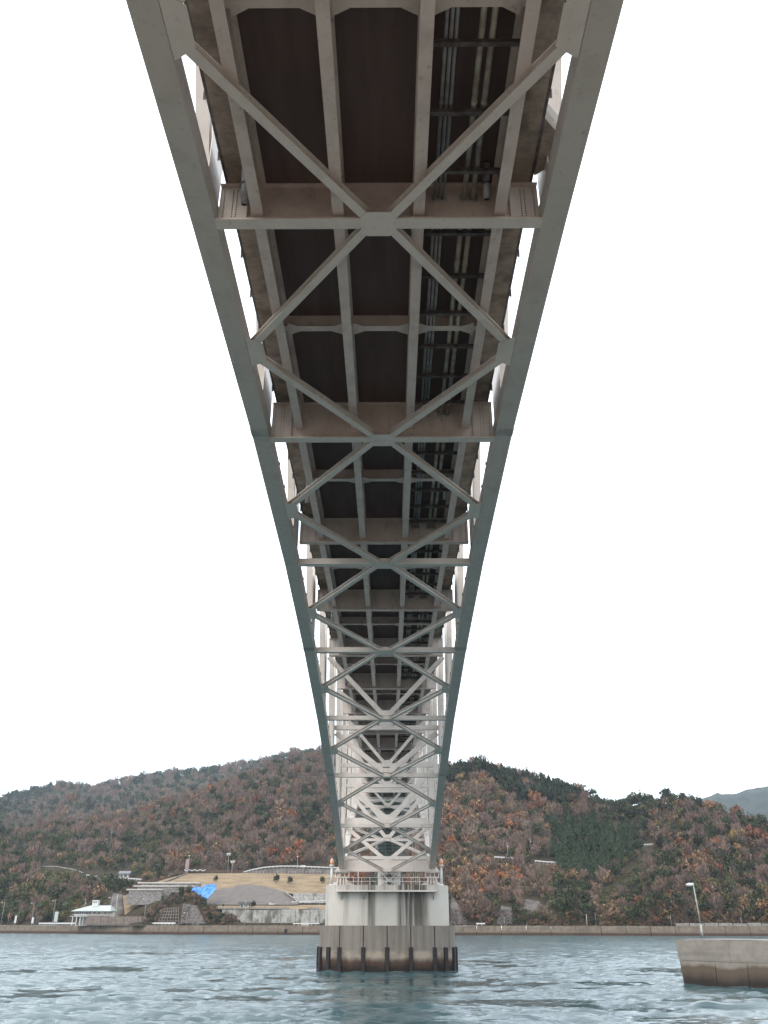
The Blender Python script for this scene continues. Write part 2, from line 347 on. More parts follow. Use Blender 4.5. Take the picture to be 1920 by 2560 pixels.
# ------------------------------------------------------------------ the near shore the photograph is taken from
ns = MB(); prof_ = [(-260, 6.), (-60, 3.2), (-10, 2.75), (12, 2.6), (15.5, 2.55), (16.2, 2.2), (22, -.6), (24, -3)]; xs_ = list(range(-140, 141, 10))
for y, z in prof_:
    for x in xs_: ns.v.append((x, y+(math.sin(x*.07)*1.2 if y > 12 else 0)-max(0, abs(x)-60)*.25*(1 if y > 0 else 0), z))
for j in range(len(prof_)-1):
    for i in range(len(xs_)-1): a = j*len(xs_)+i; ns.f.append((a, a+1, a+len(xs_)+1, a+len(xs_)))
tag(ns.build('near_shore', M['shore']), kind='structure')

# ------------------------------------------------------------------ land: one sheet from the sea wall to the ridges and down behind them
def shoreY(px): return float(np.interp(px, [-900, -500, 0, 100, 390, 790, 1150, 1500, 1920, 2800], [800, 760, 690, 665, 598, 582, 570, 560, 554, 540]))
QUAY = 5.2
LC = {  # photo column -> survey of the ground: (distance, sight height) foot of slope ... front ridge, dip, back ridge
 -900: [(790,2290),(820,2255),(880,2215),(980,2160),(1110,2110),(1230,2110),(2400,2030)],
 -450: [(770,2288),(805,2250),(860,2205),(960,2145),(1110,2090),(1230,2100),(2400,2005)],
 0:    [(730,2285),(770,2240),(830,2190),(930,2130),(1110,2078),(1240,2095),(2400,1990)],
 110:  [(705,2282),(745,2235),(805,2172),(920,2120),(1120,2068),(1260,2085),(2400,1968)],
 200:  [(685,2280),(725,2230),(785,2176),(900,2118),(1130,2058),(1280,2078),(2400,1980)],
 300:  [(660,2272),(700,2228),(760,2186),(880,2120),(1140,2040),(1300,2060),(2400,1950)],
 400:  [(632,2262),(680,2212),(735,2186),(850,2130),(1150,2006),(1320,2030),(2400,1943)],
 480:  [(630,2262),(680,2216),(735,2186),(850,2120),(1150,1986),(1320,2010),(2400,1937)],
 540:  [(647,2282),(704,2228),(742,2192),(850,2115),(1150,1965),(1310,1988),(2400,1925)],
 600:  [(647,2282),(704,2228),(742,2187),(850,2110),(1150,1946),(1300,1966),(2400,1917)],
 700:  [(647,2282),(704,2230),(742,2188),(850,2105),(1150,1906),(1300,1926),(2200,1893)],
 780:  [(647,2282),(704,2240),(742,2190),(850,2100),(1150,1879),(1300,1890),(2000,1893)],
 880:  [(647,2282),(704,2245),(742,2195),(850,2090),(1150,1874),(1300,1890),(1500,1895)],
 1000: [(610,2278),(640,2230),(700,2160),(800,2060),(1000,1905),(1150,1925),(1400,1930)],
 1120: [(590,2272),(620,2218),(670,2145),(750,2055),(900,1938),(1000,1960),(1300,1975)],
 1200: [(588,2272),(616,2220),(670,2145),(755,2050),(890,1921),(1000,1950),(1300,1970)],
 1300: [(586,2274),(614,2224),(670,2150),(760,2050),(880,1931),(990,1960),(1250,1990)],
 1400: [(584,2276),(612,2228),(668,2160),(755,2075),(870,1961),(980,1990),(1200,2020)],
 1500: [(582,2278),(610,2232),(660,2170),(740,2085),(860,1996),(960,2020),(1150,2050)],
 1560: [(580,2278),(608,2232),(655,2165),(730,2080),(850,2028),(950,2040),(1100,2070)],
 1650: [(578,2274),(605,2222),(650,2150),(710,2075),(800,2002),(900,2025),(1050,2060)],
 1720: [(576,2272),(602,2220),(645,2150),(700,2078),(780,2001),(880,2025),(1020,2060)],
 1800: [(576,2272),(602,2224),(640,2160),(695,2095),(770,2022),(860,2040),(1000,2070)],
 1920: [(575,2276),(600,2232),(640,2185),(690,2130),(760,2078),(850,2090),(980,2110)],
 2200: [(572,2280),(598,2245),(635,2210),(680,2170),(750,2140),(840,2150),(960,2165)],
 2800: [(565,2295),(590,2280),(625,2262),(670,2240),(740,2215),(830,2220),(950,2230)]}
keys = sorted(LC); cols = np.arange(-900, 2801, 12)
def sm(a, k=2):
    for _ in range(k): a = np.convolve(np.pad(a, 2, mode='edge'), [1/9, 2/9, 3/9, 2/9, 1/9], 'valid')
    return a
rowY = [sm(np.array([shoreY(c)+2.2 for c in cols])), sm(np.interp(cols, [-900, -500, 0, 100, 390, 440, 500, 540, 860, 940, 2800], [815, 775, 705, 680, 613, 608, 606, 618, 618, 592, 555]))]
rowZ = [np.full(len(cols), QUAY-.02), np.full(len(cols), QUAY+.1)]
for k in range(7):
    yy = sm(np.interp(cols, keys, [LC[q][k][0] for q in keys])); pp = sm(np.interp(cols, keys, [LC[q][k][1] for q in keys]), 1)
    rowY.append(yy); rowZ.append(np.array([at(c, p, y).z for c, p, y in zip(cols, pp, yy)]))
rowY.append(rowY[-1]+500); rowZ.append(np.full(len(cols), 20.))
rowY, rowZ = np.array(rowY), np.array(rowZ)
SUB = 8; nr = rowY.shape[0]
def cr(A, t):
    i = np.clip(np.floor(t).astype(int), 0, nr-2); f = (t-i)[:, None]
    a, b = A[i], A[i+1]
    return a+(b-a)*f
ts = np.linspace(0, nr-1, (nr-1)*SUB+1)
LY, LZ = cr(rowY, ts), cr(rowZ, ts)
tt = np.repeat(ts[:, None], len(cols), 1); cc = np.repeat(cols[None, :].astype(float), len(ts), 0)
amp = np.clip((tt-4.2)/1.2, 0, 1)*np.clip((6.1-tt)/.6, .25, 1)
amp *= np.clip(np.where(cc < 860, 1., 1.), 0, 1)
LZ = LZ+amp*(vnoise(cc/95+tt*.55+40, tt*.7+20, 3)*38+vnoise(cc/38+tt*.3+9, tt*1.6+7, 5)*10)
LX = np.zeros_like(LY)
for j, c in enumerate(cols):
    r = ray(c, 2310); LX[:, j] = CX+LY[:, j]*r[0]/r[1]
gv = np.stack([LX, LY, LZ], -1).reshape(-1, 3); nc = len(cols)
jj, ii = np.meshgrid(np.arange(len(ts)-1), np.arange(nc-1), indexing='ij'); a = (jj*nc+ii).ravel()
land_q = np.stack([a, a+1, a+nc+1, a+nc], 1)
land = link_mesh('hillside', np_mesh('hillside', gv, land_q, smooth=True), M['ground']); tag(land, kind='structure')
def ground(c, t):
    """ground point at photo column c and slope parameter t"""
    fi = np.clip((c-cols[0])/12., 0, nc-1.001); fj = np.clip(t*SUB, 0, len(ts)-1.001)
    i0 = np.floor(fi).astype(int); j0 = np.floor(fj).astype(int); fx = fi-i0; fy = fj-j0
    o = []
    for A in (LX, LY, LZ):
        o.append((A[j0, i0]*(1-fx)+A[j0, i0+1]*fx)*(1-fy)+(A[j0+1, i0]*(1-fx)+A[j0+1, i0+1]*fx)*fy)
    return np.stack(o, -1)
def ground_under(x, y):
    """height of the land below a world point"""
    px = proj((x, y, 4.3))[0]; fi = float(np.clip((px-cols[0])/12., 0, nc-1.001)); i = int(fi); f = fi-i
    Yc = LY[:, i]*(1-f)+LY[:, i+1]*f; Zc = LZ[:, i]*(1-f)+LZ[:, i+1]*f
    return float(np.interp(y, Yc, Zc))
from mathutils.bvhtree import BVHTree
EYE = Vector((CX, 0, H))
def bvh(o): return BVHTree.FromPolygons([v.co.copy() for v in o.data.vertices], [tuple(p.vertices) for p in o.data.polygons])
TREES = {'hill': bvh(land)}
def sight(c, p, which=('hill',)):
    """nearest ground on the sight line through photo point (c, p)"""
    d = Vector(ray(c, p)).normalized(); best = None
    for k_ in which:
        h_ = TREES[k_].ray_cast(EYE, d)
        if h_[0] is not None and (best is None or h_[3] < best[1]): best = (h_[0], h_[3])
    return best[0] if best else None
def skin(c, p, off, which=('mound', 'hill')):
    which = [k_ for k_ in which if k_ in TREES]; q = sight(c, p, which)
    while q is None: p -= 1.; q = sight(c, p, which)
    d = (EYE-q).normalized(); return q+d*off
# quay apron from the sea wall back under the hillside sheet's front edge, and the distant blue hill
fh = MB(); FC = [(1500,2055),(1640,2030),(1700,2006),(1758,1993),(1802,1982),(1851,1967),(1891,1972),(1920,1960),(1990,1948),(2100,1940),(2250,1975),(2400,2010),(2600,2080)]
fx = np.arange(1500, 2601, 10); fy_ = np.interp(fx, [q[0] for q in FC], [q[1] for q in FC])+3*vnoise(fx/14., fx*0+3., 21)*2
fv = []; FR = 14
for k in range(FR):
    s = k/(FR-1); 
    for c, p in zip(fx, fy_):
        if s <= .6:
            q = s/.6; Y = 2500+700*q; z = at(c, p, 3200).z*(q**1.1)+math.sin(q*math.pi)*(vnoise(np.array([c/30.+q*2]), np.array([q*5.]), 8)[0]*70)
        else:
            q = (s-.6)/.4; Y = 3200+700*q; z = at(c, p, 3200).z*(1-q)
        r = ray(c, 2310); fv.append((CX+Y*r[0]/r[1], Y, z))
nfc = len(fx); jj, ii = np.meshgrid(np.arange(FR-1), np.arange(nfc-1), indexing='ij'); a = (jj*nfc+ii).ravel()
tag(link_mesh('far_hill', np_mesh('far_hill', fv, np.stack([a, a+1, a+nfc+1, a+nfc], 1), smooth=True), M['far_hill']), kind='structure')

# ------------------------------------------------------------------ the bridge
P = 12.5; Y1 = 18.37
CH = {0:18.48, 1:18.89, 2:18.98, 3:18.36, 4:17.06, 5:15.17, 6:12.61, 7:9.43, 8:5.79}
DROP = [16.05, 12.0, 8.4, 5.43, 3.1, 1.37, .34, .01]
def fb(n):                              # level of the floor beams (bottom)
    if n <= 8: return H+18.9+.42*(n-1)
    k = n-8
    if k <= 26: return H+21.84+.42*k-.42/26*k*k
    return H+21.84-.42*(k-26)
def chz(n):                             # underside of the lower chord
    if n in CH: return H+CH[n]
    if n < 0: return fb(n)
    k = n-8; k = min(k, abs(26-k)) if k <= 26 else k-26
    return fb(n)-(DROP[k] if k < 8 else .01)
def ny(n): return Y1+P*(n-1)
def topz(n):
    k = abs(n-8) if n < 21 else abs(n-34)
    return fb(n)+13.0+max(0, 6-k)*.6
NA, NB, NC_, ND = -3, 8, 34, 46
bridge = thing('truss_bridge', (0, ny(8), H+5.79), 'long grey steel truss bridge crossing the strait on concrete piers', 'bridge')
CHX, CW, CHH = 5.25, .72, .80
Zr = Vector((0, 0, 1))
for n in range(NA, ND):
    near = n < 8; y0, y1 = ny(n), ny(n+1); z0, z1 = chz(n), chz(n+1); ym, zm = (y0+y1)/2, (z0+z1)/2
    detail = n < 10
    for s in (-1, 1):
        c = MB().beam((s*CHX, y0, z0), (s*CHX, y1, z1), CW, CHH, bottom=True).build('lower_chord', M['steel_chord'], bridge)
        if detail and n >= 0:
            if n % 2 == 1:
                q = (Vector((s*CHX, y1, z1))-Vector((s*CHX, y0, z0))).normalized(); e = Vector((s*CHX, y1, z1-.016))-q*.35
                MB().beam(e-q*.55, e, CW+.03, .5, bottom=True).build('splice_plate', M['steel_worn'], c)
            br = MB()
            for k in range(6):
                f = (k+.5)/6; yy, zz = y0+(y1-y0)*f, z0+(z1-z0)*f
                br.box(s*CHX-s*.36-.04, s*CHX-s*.36+.04, yy-.04, yy+.04, zz+CHH-.10, zz+CHH+.04)
            tag(br.build('inspection_clips', M['channel'], c), kind='stuff') if n > 1 else None
        # lower laterals: chord mid-panel point to the middle of the struts
        for (yb, zb) in ((y0, z0), (y1, z1)):
            d = Vector((s*.30, yb, zb))-Vector((s*(CHX-.5), ym, zm)); sgn = 1 if yb > ym else -1
            pa = Vector((s*(CHX-.55), ym+sgn*.28, zm)); pb = Vector((s*.36, yb-sgn*.22, zb+.002))
            MB().ibeam(pa, pb, .27, .28, .03, .022).build('lateral_brace', M['steel'], bridge)
        gp = MB(); xi = CHX-CW/2; t_ = .02; sl_ = (z1-z0)/P
        poly = [(xi-.03, ym-.85), (xi-.62, ym-.52), (xi-.62, ym+.52), (xi-.03, ym+.85)]
        poly = [(s*x, y) for x, y in poly]
        gp.add([(x, y, zm+(y-ym)*sl_-.022) for x, y in poly]+[(x, y, zm+(y-ym)*sl_-.004) for x, y in poly], [(0,1,2,3),(7,6,5,4),(0,4,5,1),(1,5,6,2),(2,6,7,3),(3,7,4,0)])
        gp.build('gusset_plate', M['steel'], bridge)
        # main truss web and top chord
        MB().beam((s*CHX, y0, topz(n)), (s*CHX, y1, topz(n+1)), .6, .6, bottom=True).build('upper_chord', M['steel'], bridge)
        a_, b_ = (n+1, n) if (n < 8 or 21 <= n < 34) else (n, n+1)
        zt_ = (topz(n)+topz(n+1))/2
        MB().beam((s*(CHX+.05), ny(a_), chz(a_)+CHH*.6), (s*(CHX+.05), ym, zt_), .40, .40).build('diagonal', M['steel'], bridge)
        MB().beam((s*CHX, ym, fb(n+.5)+8.4), (s*CHX, ym, zt_), .3, .3).build('sub_vertical', M['steel'], bridge)
        MB().beam((s*CHX, ny(b_), topz(b_)), (s*CHX, (ym+ny(a_))/2, (zt_+chz(a_)+CHH*.6)/2), .3, .3).build('sub_diagonal', M['steel'], bridge)
        MB().beam((s*CHX, y1, z1+CHH), (s*CHX, y1, topz(n+1)), .46, .44).build('vertical', M['steel'], bridge)
        if near and n >= 0:
            wd = 1.15 if n+1 <= 1 else 2.1
            MB().xprism([(y1-wd, z1+CHH-.25+(z0-z1)/P*wd), (y1+.3, z1+CHH-.25), (y1+.3, z1+CHH+2.4), (y1-.3, z1+CHH+4.2), (y1-wd-.1, z1+CHH+4.2)], s*(CHX-.255)-.012, s*(CHX-.255)+.012).build('gusset_plate', M['steel'], bridge)
    # strut under node n+1 and its centre plate
    if n+1 != 8 and n+1 != 34:
        MB().box(-(CHX-CW/2), CHX-CW/2, y1-.2, y1+.2, z1+.003, z1+(.34 if n+1 > 2 else .05)).build('cross_strut', M['steel'], bridge)
        o_ = [(-.52,-.27),(-.34,-.47),(.34,-.47),(.52,-.27),(.52,.27),(.34,.47),(-.34,.47),(-.52,.27)]
        MB().prism([(x, y1+y) for x, y in o_], z1-.022, z1-.004).build('centre_plate', M['steel'], bridge)
    else:
        MB().box(-(CHX-CW/2), CHX-CW/2, y1-.5, y1+.5, z1+.02, z1+1.25).build('pier_cross_girder', M['steel'], bridge)
        MB().box(-(CHX-CW/2), CHX-CW/2, y1-3.2, y1-2.75, z1+1.15, z1+1.5).build('cross_strut', M['steel'], bridge)
    # sway frames in the tall panels
    m = n+1; sd_ = min(abs(m-8), abs(m-34)); base = chz(m)+.34; tp = max(fb(m), base)
    def vee(xa, za, zc, w_=.36):
        for s in (-1, 1):
            MB().beam((s*xa, ny(m), za), (s*.28, ny(m), zc), w_, .3, up=(0, 1, 0)).build('sway_brace', M['steel'], bridge)
        MB().yprism([(-.6, zc-.12), (.6, zc-.12), (.42, zc+.28), (-.42, zc+.28)], ny(m)-.17, ny(m)+.17).build('sway_plate', M['steel'], bridge)
    def mid(z, hh=.4):
        MB().box(-(CHX-.25), CHX-.25, ny(m)-.18, ny(m)+.18, z-hh/2, z+hh/2).build('sway_strut', M['steel'], bridge)
    if m >= 0:
        if sd_ == 3: vee(CHX-.4, tp-.1, base+.15)
        elif sd_ in (1, 2):
            zm_ = base+(tp-base)*(.53 if sd_ == 2 else .52); mid(zm_); vee(CHX-.4, tp-.1, zm_+.25, .32); vee(CHX-.4, zm_-.5, base+.2, .46)
        elif sd_ == 0:
            za_, zb_ = chz(m)+9.7, chz(m)+5.5; mid(za_); mid(zb_, .95); vee(CHX-.4, tp-.1, za_+.25, .3); vee(CHX-.4, za_-.4, zb_+.55, .34); vee(CHX-.4, zb_-.6, chz(m)+1.35, .42)
    # floor beam
    f0 = max(fb(n), z0+.345); f1 = max(fb(n+1), z1+.345) if n+1 > 2 else z1+.054; so0, so1 = fb(n)+1.55, fb(n+1)+1.55
    fl = MB(); fl.box(-4.86, 4.86, y1-.012, y1+.012, f1+.03, so1-.02); fl.box(-4.86, 4.86, y1-.2, y1+.2, f1, f1+.03); fl.box(-4.86, 4.86, y1-.16, y1+.16, so1-.05, so1-.012)
    fbm = fl.build('floor_beam', M['steel_deck'], bridge)
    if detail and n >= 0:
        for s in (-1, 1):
            MB().box(min(s*4.0, s*4.84), max(s*4.0, s*4.84), y1-.026, y1+.026, f1+.06, so1-.12).build('splice_plate', M['steel'], fbm)  # paler steel than the beam: side light on its ends put into the colour
            bl = MB()
            if n < 5:
                for bx in (4.33, 4.45, 4.72):
                    for q in range(13):
                        zz = f1+.14+q*(so1-f1-.34)/12
                        bl.box(s*bx-.017, s*bx+.017, y1-.046, y1-.027, zz-.017, zz+.017)
                tag(bl.build('bolts', M['bolt'], fbm), kind='stuff')
            MB().box(s*3.98-.012, s*3.98+.012, y1-.15, y1-.027, f1+.06, so1-.06).build('stiffener', M['steel_deck'], fbm)
    # stringers, half-panel cross beams, deck
    for x in (-3.63, -1.21, 1.21, 3.63):
        st = MB().ibeam((x, y0+.02, fb(n)+.22), (x, y1-.03, fb(n+1)+.22), .34, 1.30, .035, .022).build('stringer', M['steel_deck'], bridge)
    zc = (fb(n)+fb(n+1))/2+.9
    if n < 18:
        for xa, xb in ((-3.61, -1.23), (-1.19, 1.19), (1.23, 3.61)):
            cb = MB(); cb.box(xa, xb, ym-.14, ym+.14, zc, zc+.025); cb.box(xa, xb, ym-.01, ym+.01, zc+.025, zc+.62)
            cbo = cb.build('cross_beam', M['steel_deck'], bridge)
            if near:
                for xx, dr in ((xa, 1), (xb, -1)):
                    x0_ = xx+dr*.15
                    k_ = MB().prism([(x0_, ym-.34), (x0_+dr*.42, ym-.142), (x0_+dr*.42, ym+.142), (x0_, ym+.34)], zc-.014, zc-.003)
                    k_.build('knee_plate', M['steel_deck'], cbo)
    h_ = .26
    def slab(xa, xb, name, m_, dz=0., tk=h_):
        return MB().add([(xa,y0+.006,so0+dz),(xb,y0+.006,so0+dz),(xb,y1-.006,so1+dz),(xa,y1-.006,so1+dz),(xa,y0+.006,so0+dz+tk),(xb,y0+.006,so0+dz+tk),(xb,y1-.006,so1+dz+tk),(xa,y1-.006,so1+dz+tk)],
                 [(0,3,2,1),(4,5,6,7),(0,1,5,4),(1,2,6,5),(2,3,7,6),(3,0,4,7)]).build(name, m_, bridge)
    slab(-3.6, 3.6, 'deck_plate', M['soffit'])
    for s in (-1, 1):
        slab(min(s*3.61, s*4.62), max(s*3.61, s*4.62), 'slab_overhang', M['overhang'], .0)
        eb = slab(min(s*4.624, s*4.72), max(s*4.624, s*4.72), 'slab_edge', M['channel'], .05, .5)
        if detail and n >= 0:
            tr = MB()
            for k in range(6):
                f = (k+.5)/6; yy = y0+P*f; zz = so0+(so1-so0)*f
                tr.xprism([(yy-.05, zz+.30), (yy+.02, zz+.0), (yy+.06, zz+.30)], min(s*4.725, s*4.80), max(s*4.725, s*4.80))
            tag(tr.build('drip_brackets', M['channel'], eb), kind='stuff')
# services under the deck: conduits, pipes and their hangers
for n in range(0, 14):
    y0, y1 = ny(n), ny(n+1); zp = fb(n)+.98, fb(n+1)+.98
    for x, r, mm in ((1.72,.047,'pipe_grey'),(1.85,.047,'pipe_grey'),(1.975,.047,'pipe_grey'),(2.60,.078,'pipe_cream'),(2.87,.078,'pipe_cream')):
        pp = MB().tube((x, y0+.03, zp[0]), (x, y1-.03, zp[1]), r, 10).build('pipe', M[mm], bridge, True)
        if n < 8:
            for f in (.22, .72):
                a_ = Vector((x, y0+P*f, zp[0]+(zp[1]-zp[0])*f)); MB().tube(a_, a_+Vector((0, .16, .005)), r*1.13, 10).build('pipe_collar', M[mm], pp, True)
    if n < 9:
        for k in range(6):
            yy = y0+1.25+k*2.0
            if yy > y1-.3: continue
            zz = fb(n)+.42*(yy-y0)/P+.98
            hb = MB(); hb.box(1.235, 3.60, yy-.06, yy+.06, zz-.23, zz-.09)
            hg = hb.build('pipe_hanger', M['channel'], bridge)
        MB().box(1.62, 2.08, y1-.05, y1-.016, zp[1]-.12, zp[1]+.12).build('sleeve_plate', M['steel_worn'], bridge)
        MB().box(2.45, 3.02, y1-.052, y1-.016, zp[1]-.15, zp[1]+.15).build('sleeve_plate', M['steel_worn'], bridge)
for yy in (17.7, 38.5, 59.5, 80.5):
    n_ = (yy-Y1)/P+1; zt = fb(n_)+1.5
    for x, lo in ((-3.98, -.35), (3.22, .1)):
        d = MB(); zb = fb(n_)+.52+lo*.4
        a_, b_ = Vector((x, yy-.25, zt)), Vector((x+.02*(1 if x > 0 else -1), yy+.25, zb))
        d.tube(a_, b_, .105, 14); dp = d.build('drain_pipe', M['drain'], bridge, True)
        q = (b_-a_).normalized(); MB().tube(a_+q*.55, a_+q*.62, .125, 14).build('pipe_collar', M['channel'], dp)
        MB().tube(b_+q*.001, b_+q*.004, .088, 14).build('pipe_mouth', M['tyre'], dp)
# lay-by corbel widening the slab beside the truss
zz = fb(.9)+1.55
cor = MB().prism([(4.725, 15.95), (5.32, 16.6), (5.5, 17.3), (4.725, 17.95)], zz+.0, zz+.42).build('slab_corbel', M['overhang'], bridge)
MB().prism([(4.735, 16.0), (5.33, 16.63), (5.33, 16.71), (4.735, 16.08)], zz+.425, zz+.95).build('kerb_upstand', M['kerb'], cor)
# inspection ladder down to the pier top
lad = MB()
for x in (3.02, 3.30, 3.52): lad.beam((x, ny(8)-.9, H+4.3), (x, ny(8)-.9, fb(8)-.4), .035, .035)
for k in range(9): lad.box(2.9, 3.64, ny(8)-.92, ny(8)-.88, H+5.2+k*1.9, H+5.24+k*1.9)
lad.build('ladder', M['steel'], bridge)

# ------------------------------------------------------------------ piers
PF = 101.95                              # front face of the near pier
def stadium(hx, r, yc, n=12):
    p = [(hx+r*math.sin(math.pi*i/n), yc-r*math.cos(math.pi*i/n)) for i in range(n+1)]
    return p+[(-hx-r*math.sin(math.pi*i/n), yc+r*math.cos(math.pi*i/n)) for i in range(n+1)]
TOPZ = at(967, 2212, PF).z; STEPZ = at(967, 2314, PF).z
def make_pier(yn, label, group=None):
    yc = yn; r1, r2 = yn-PF if yn < 120 else 105.87-PF, 0
    r1 = 105.87-PF
    p = thing('bridge_pier', (0, yc, 0), label, 'pier', group)
    up = MB(); pl = stadium(4.3, 2.75, yc); rr = r1-.35
    def rrect(hx, hy, r, n=10):
        q = []
        for cx_, cy_, a0 in ((hx-r, -hy+r, -90), (hx-r, hy-r, 0), (-hx+r, hy-r, 90), (-hx+r, -hy+r, 180)):
            for i in range(n+1):
                a = math.radians(a0+90*i/n); q.append((cx_+r*math.cos(a), yc+cy_+r*math.sin(a)))
        return q
    up.prism(rrect(7.0, r1-.3, 2.1), STEPZ+.002, TOPZ); ub = up.build('upper_shaft', M['pier_white'], p)
    lo = MB(); lo.prism(rrect(7.58, r1, 2.45), -6, STEPZ); lb = lo.build('lower_shaft', M['pier_brown'], p)
    for x in (-5.2, -2.6, 0, 2.6, 5.2):
        MB().box(x-.055, x+.055, yc-r1-.006, yc-r1+.05, 2.36, STEPZ-.02).build('shaft_joint', M['fender'], lb)
    fs = [(x, -r1-.05, 0) for x in (-5.2, -2.6, 0, 2.6, 5.2)]
    for sx in (-1, 1):
        for a in (30, 60, 90):
            a_ = math.radians(a); fs.append((sx*(7.58-2.45+2.5*math.sin(a_)), -r1+2.45-2.5*math.cos(a_), sx*a))
        fs += [(sx*7.63, -1., sx*90), (sx*7.63, .8, sx*90)]
    for x, y, a in fs:
        a_ = math.radians(a); q = MB(); c, s = math.cos(a_), math.sin(a_)
        pr = [(-.23, .1), (.23, .1), (.2, -.2), (-.2, -.2)]
        q.prism([(x+u*c-v*s, yc+y+u*s+v*c) for u, v in pr], -1, 2.35)
        q.build('fender', M['fender'], p)
    for s in (-1, 1):                   # bearing shoes
        x = s*CHX; zt = chz(8)-.02; zb = TOPZ+.004; q = MB()
        q.yprism([(x-.42, zt+.55), (x+.42, zt+.55), (x+.95, zt), (x-.95, zt)], yc-.95, yc-.55)
        q.box(x-.86, x+.86, yc-.8, yc+.8, zt-.1, zt-.004); q.box(x-.80, x+.80, yc-.75, yc+.75, zt-.62, zt-.52)
        for k in range(4):
            xx = x-.76+k*.507; q.box(xx-.05, xx+.05, yc-.7, yc+.7, zt-.52, zt-.1)
        for k in range(4):
            f = (k-1.5)/1.5; q.sweep((x+f*.6, yc, zb+.09), (x+f*.45, yc, zt-.62), [(-.07, -.65), (.07, -.65), (.07, .65), (-.07, .65)], up=(0, 1, 0))
        q.box(x-1.0, x+1.0, yc-.9, yc+.9, zb, zb+.09)
        q.yprism([(x-1.55, zb), (x+1.55, zb), (x+.95, zb+.4), (x-.95, zb+.4)], yc-.35, yc+.35)
        q.build('bearing', M['steel'], p)
    wy = yc-r1+.3                        # maintenance walkway hung on the front face
    wk = MB().box(-5.7, 5.55, wy-.95, wy-.02, TOPZ-.72, TOPZ-.56).build('walkway', M['steel'], p)
    for k in range(13):
        x = -5.6+k*11.05/12
        MB().box(x-.03, x+.03, wy-.93, wy-.87, TOPZ-.56, TOPZ+.75).build('rail_post', M['steel'], wk)
    for z in (TOPZ+.72, TOPZ+.32):
        MB().box(-5.6, 5.45, wy-.92, wy-.88, z-.022, z+.022).build('handrail', M['steel'], wk)
    for x in (-5.1, -2.6, 2.5, 5.2):
        MB().xprism([(wy-.85, TOPZ-.74), (wy-.02, TOPZ-.74), (wy-.02, TOPZ-1.5)], x-.05, x+.05).build('walkway_bracket', M['steel_worn'], wk)
    MB().box(-3.3, -3.2, wy-.6, wy-.5, TOPZ-.56, TOPZ+2.2).build('inspection_post', M['steel'], wk)
    MB().box(-3.6, -2.5, wy-.62, wy-.48, TOPZ+2.2, TOPZ+2.35).build('inspection_arm', M['steel'], wk)
    return p
make_pier(ny(8), 'white streaked concrete pier on a brown fender-lined base rising from the water')
make_pier(ny(34), 'distant white concrete pier far behind the streaked one, half hidden under the bridge')
for s, x0 in ((-1, -6.35), (1, 6.2)):
    t = thing('marker_light', (x0, ny(8)-2.6, TOPZ+.004), 'amber-topped white post on the pier edge '+('towards the dry grass bank' if s < 0 else 'towards the russet woods'), 'marker light', 'amber marker lights on the pier')
    b = BASE[t.name]
    MB().tube(b, b+Vector((0, 0, 2.0)), .15, 12, .12).build('post', M['white'], t, True)
    MB().tube(b, b+Vector((0, 0, .12)), .28, 12, .2).build('foot', M['white'], t)
    MB().tube(b+Vector((0, 0, 2.0)), b+Vector((0, 0, 2.16)), .27, 12).build('collar', M['steel'], t)
    MB().tube(b+Vector((0, 0, 2.16)), b+Vector((0, 0, 2.62)), .23, 12, .21).build('lamp', M['amber'], t, True)
    MB().tube(b+Vector((0, 0, 2.62)), b+Vector((0, 0, 2.82)), .21, 12, .06).build('cap', M['white'], t, True)

# ------------------------------------------------------------------ breakwater and its lamp
A = at(1711, 2461, 80.9); A.z = 0; dirv = Vector((4.63, -5.94, 0)).normalized(); inn = Vector((-dirv.y, dirv.x, 0))
if inn.y < 0: inn = -inn
BT = 3.42
bw = thing('breakwater', (A.x+8, A.y-6, 0), 'concrete breakwater with a wet brown waterline and a leaning lamp post on top', 'breakwater')
def bwpt(u, v, z): q = A+dirv*u+inn*(v+z*.10); return (q.x-z*.16*dirv.x*(1 if u < .5 else 0), q.y-z*.16*dirv.y*(1 if u < .5 else 0), z)
def block(u0, u1, z0, z1, name, m, vb=7.):
    mb = MB(); v = []
    for z in (z0, z1):
        for (u, vv) in ((u0, 0), (u1, 0), (u1, vb), (u0, vb)): v.append(bwpt(u, vv, z))
    mb.add(v, [(0,3,2,1),(4,5,6,7),(0,1,5,4),(1,2,6,5),(2,3,7,6),(3,0,4,7)])
    return mb.build(name, m, bw)
us = [0, 3.15, 6.05, 11, 17, 24, 32, 41]
for a_, b_ in zip(us[:-1], us[1:]): block(a_, b_-.045, -5, 1.77, 'lower_block', M['breakwater_wet'])
for a_, b_ in ((0, 4.6), (4.6, 12), (12, 21), (21, 31), (31, 41)): block(a_, b_-.02, 1.79, BT-.1, 'upper_block', M['breakwater'])
block(-.04, 41, BT-.098, BT, 'coping', M['kerb'])
lb = at(1755, 2336, 86.5); lb.z = BT+.002
lp = thing('street_lamp', lb, 'pale lamp post with a single white lantern standing on the breakwater', 'street lamp')
lt = at(1738, 2206, 86.5); hh = lt.z-BT
MB().tube(lb, lb+Vector((0, 0, hh*.25)), .105, 12, .10).build('base_pole', M['pole'], lp, True)
MB().tube(lb+Vector((0, 0, hh*.25)), lb+Vector((-.12, 0, hh)), .078, 12, .05).build('pole', M['pole'], lp, True)
hd = MB(); n_ = 10
for i in range(7):
    f = i/6; x = -.95+f*.95; r = .20*math.sin(math.pi*min(1, .08+f*.86))**.6+.02
    for k in range(n_):
        a_ = 2*math.pi*k/n_; hd.v.append((lb.x-.12+x*.72, lb.y+r*math.cos(a_), lb.z+hh-.22+r*.75*math.sin(a_)+f*.03))
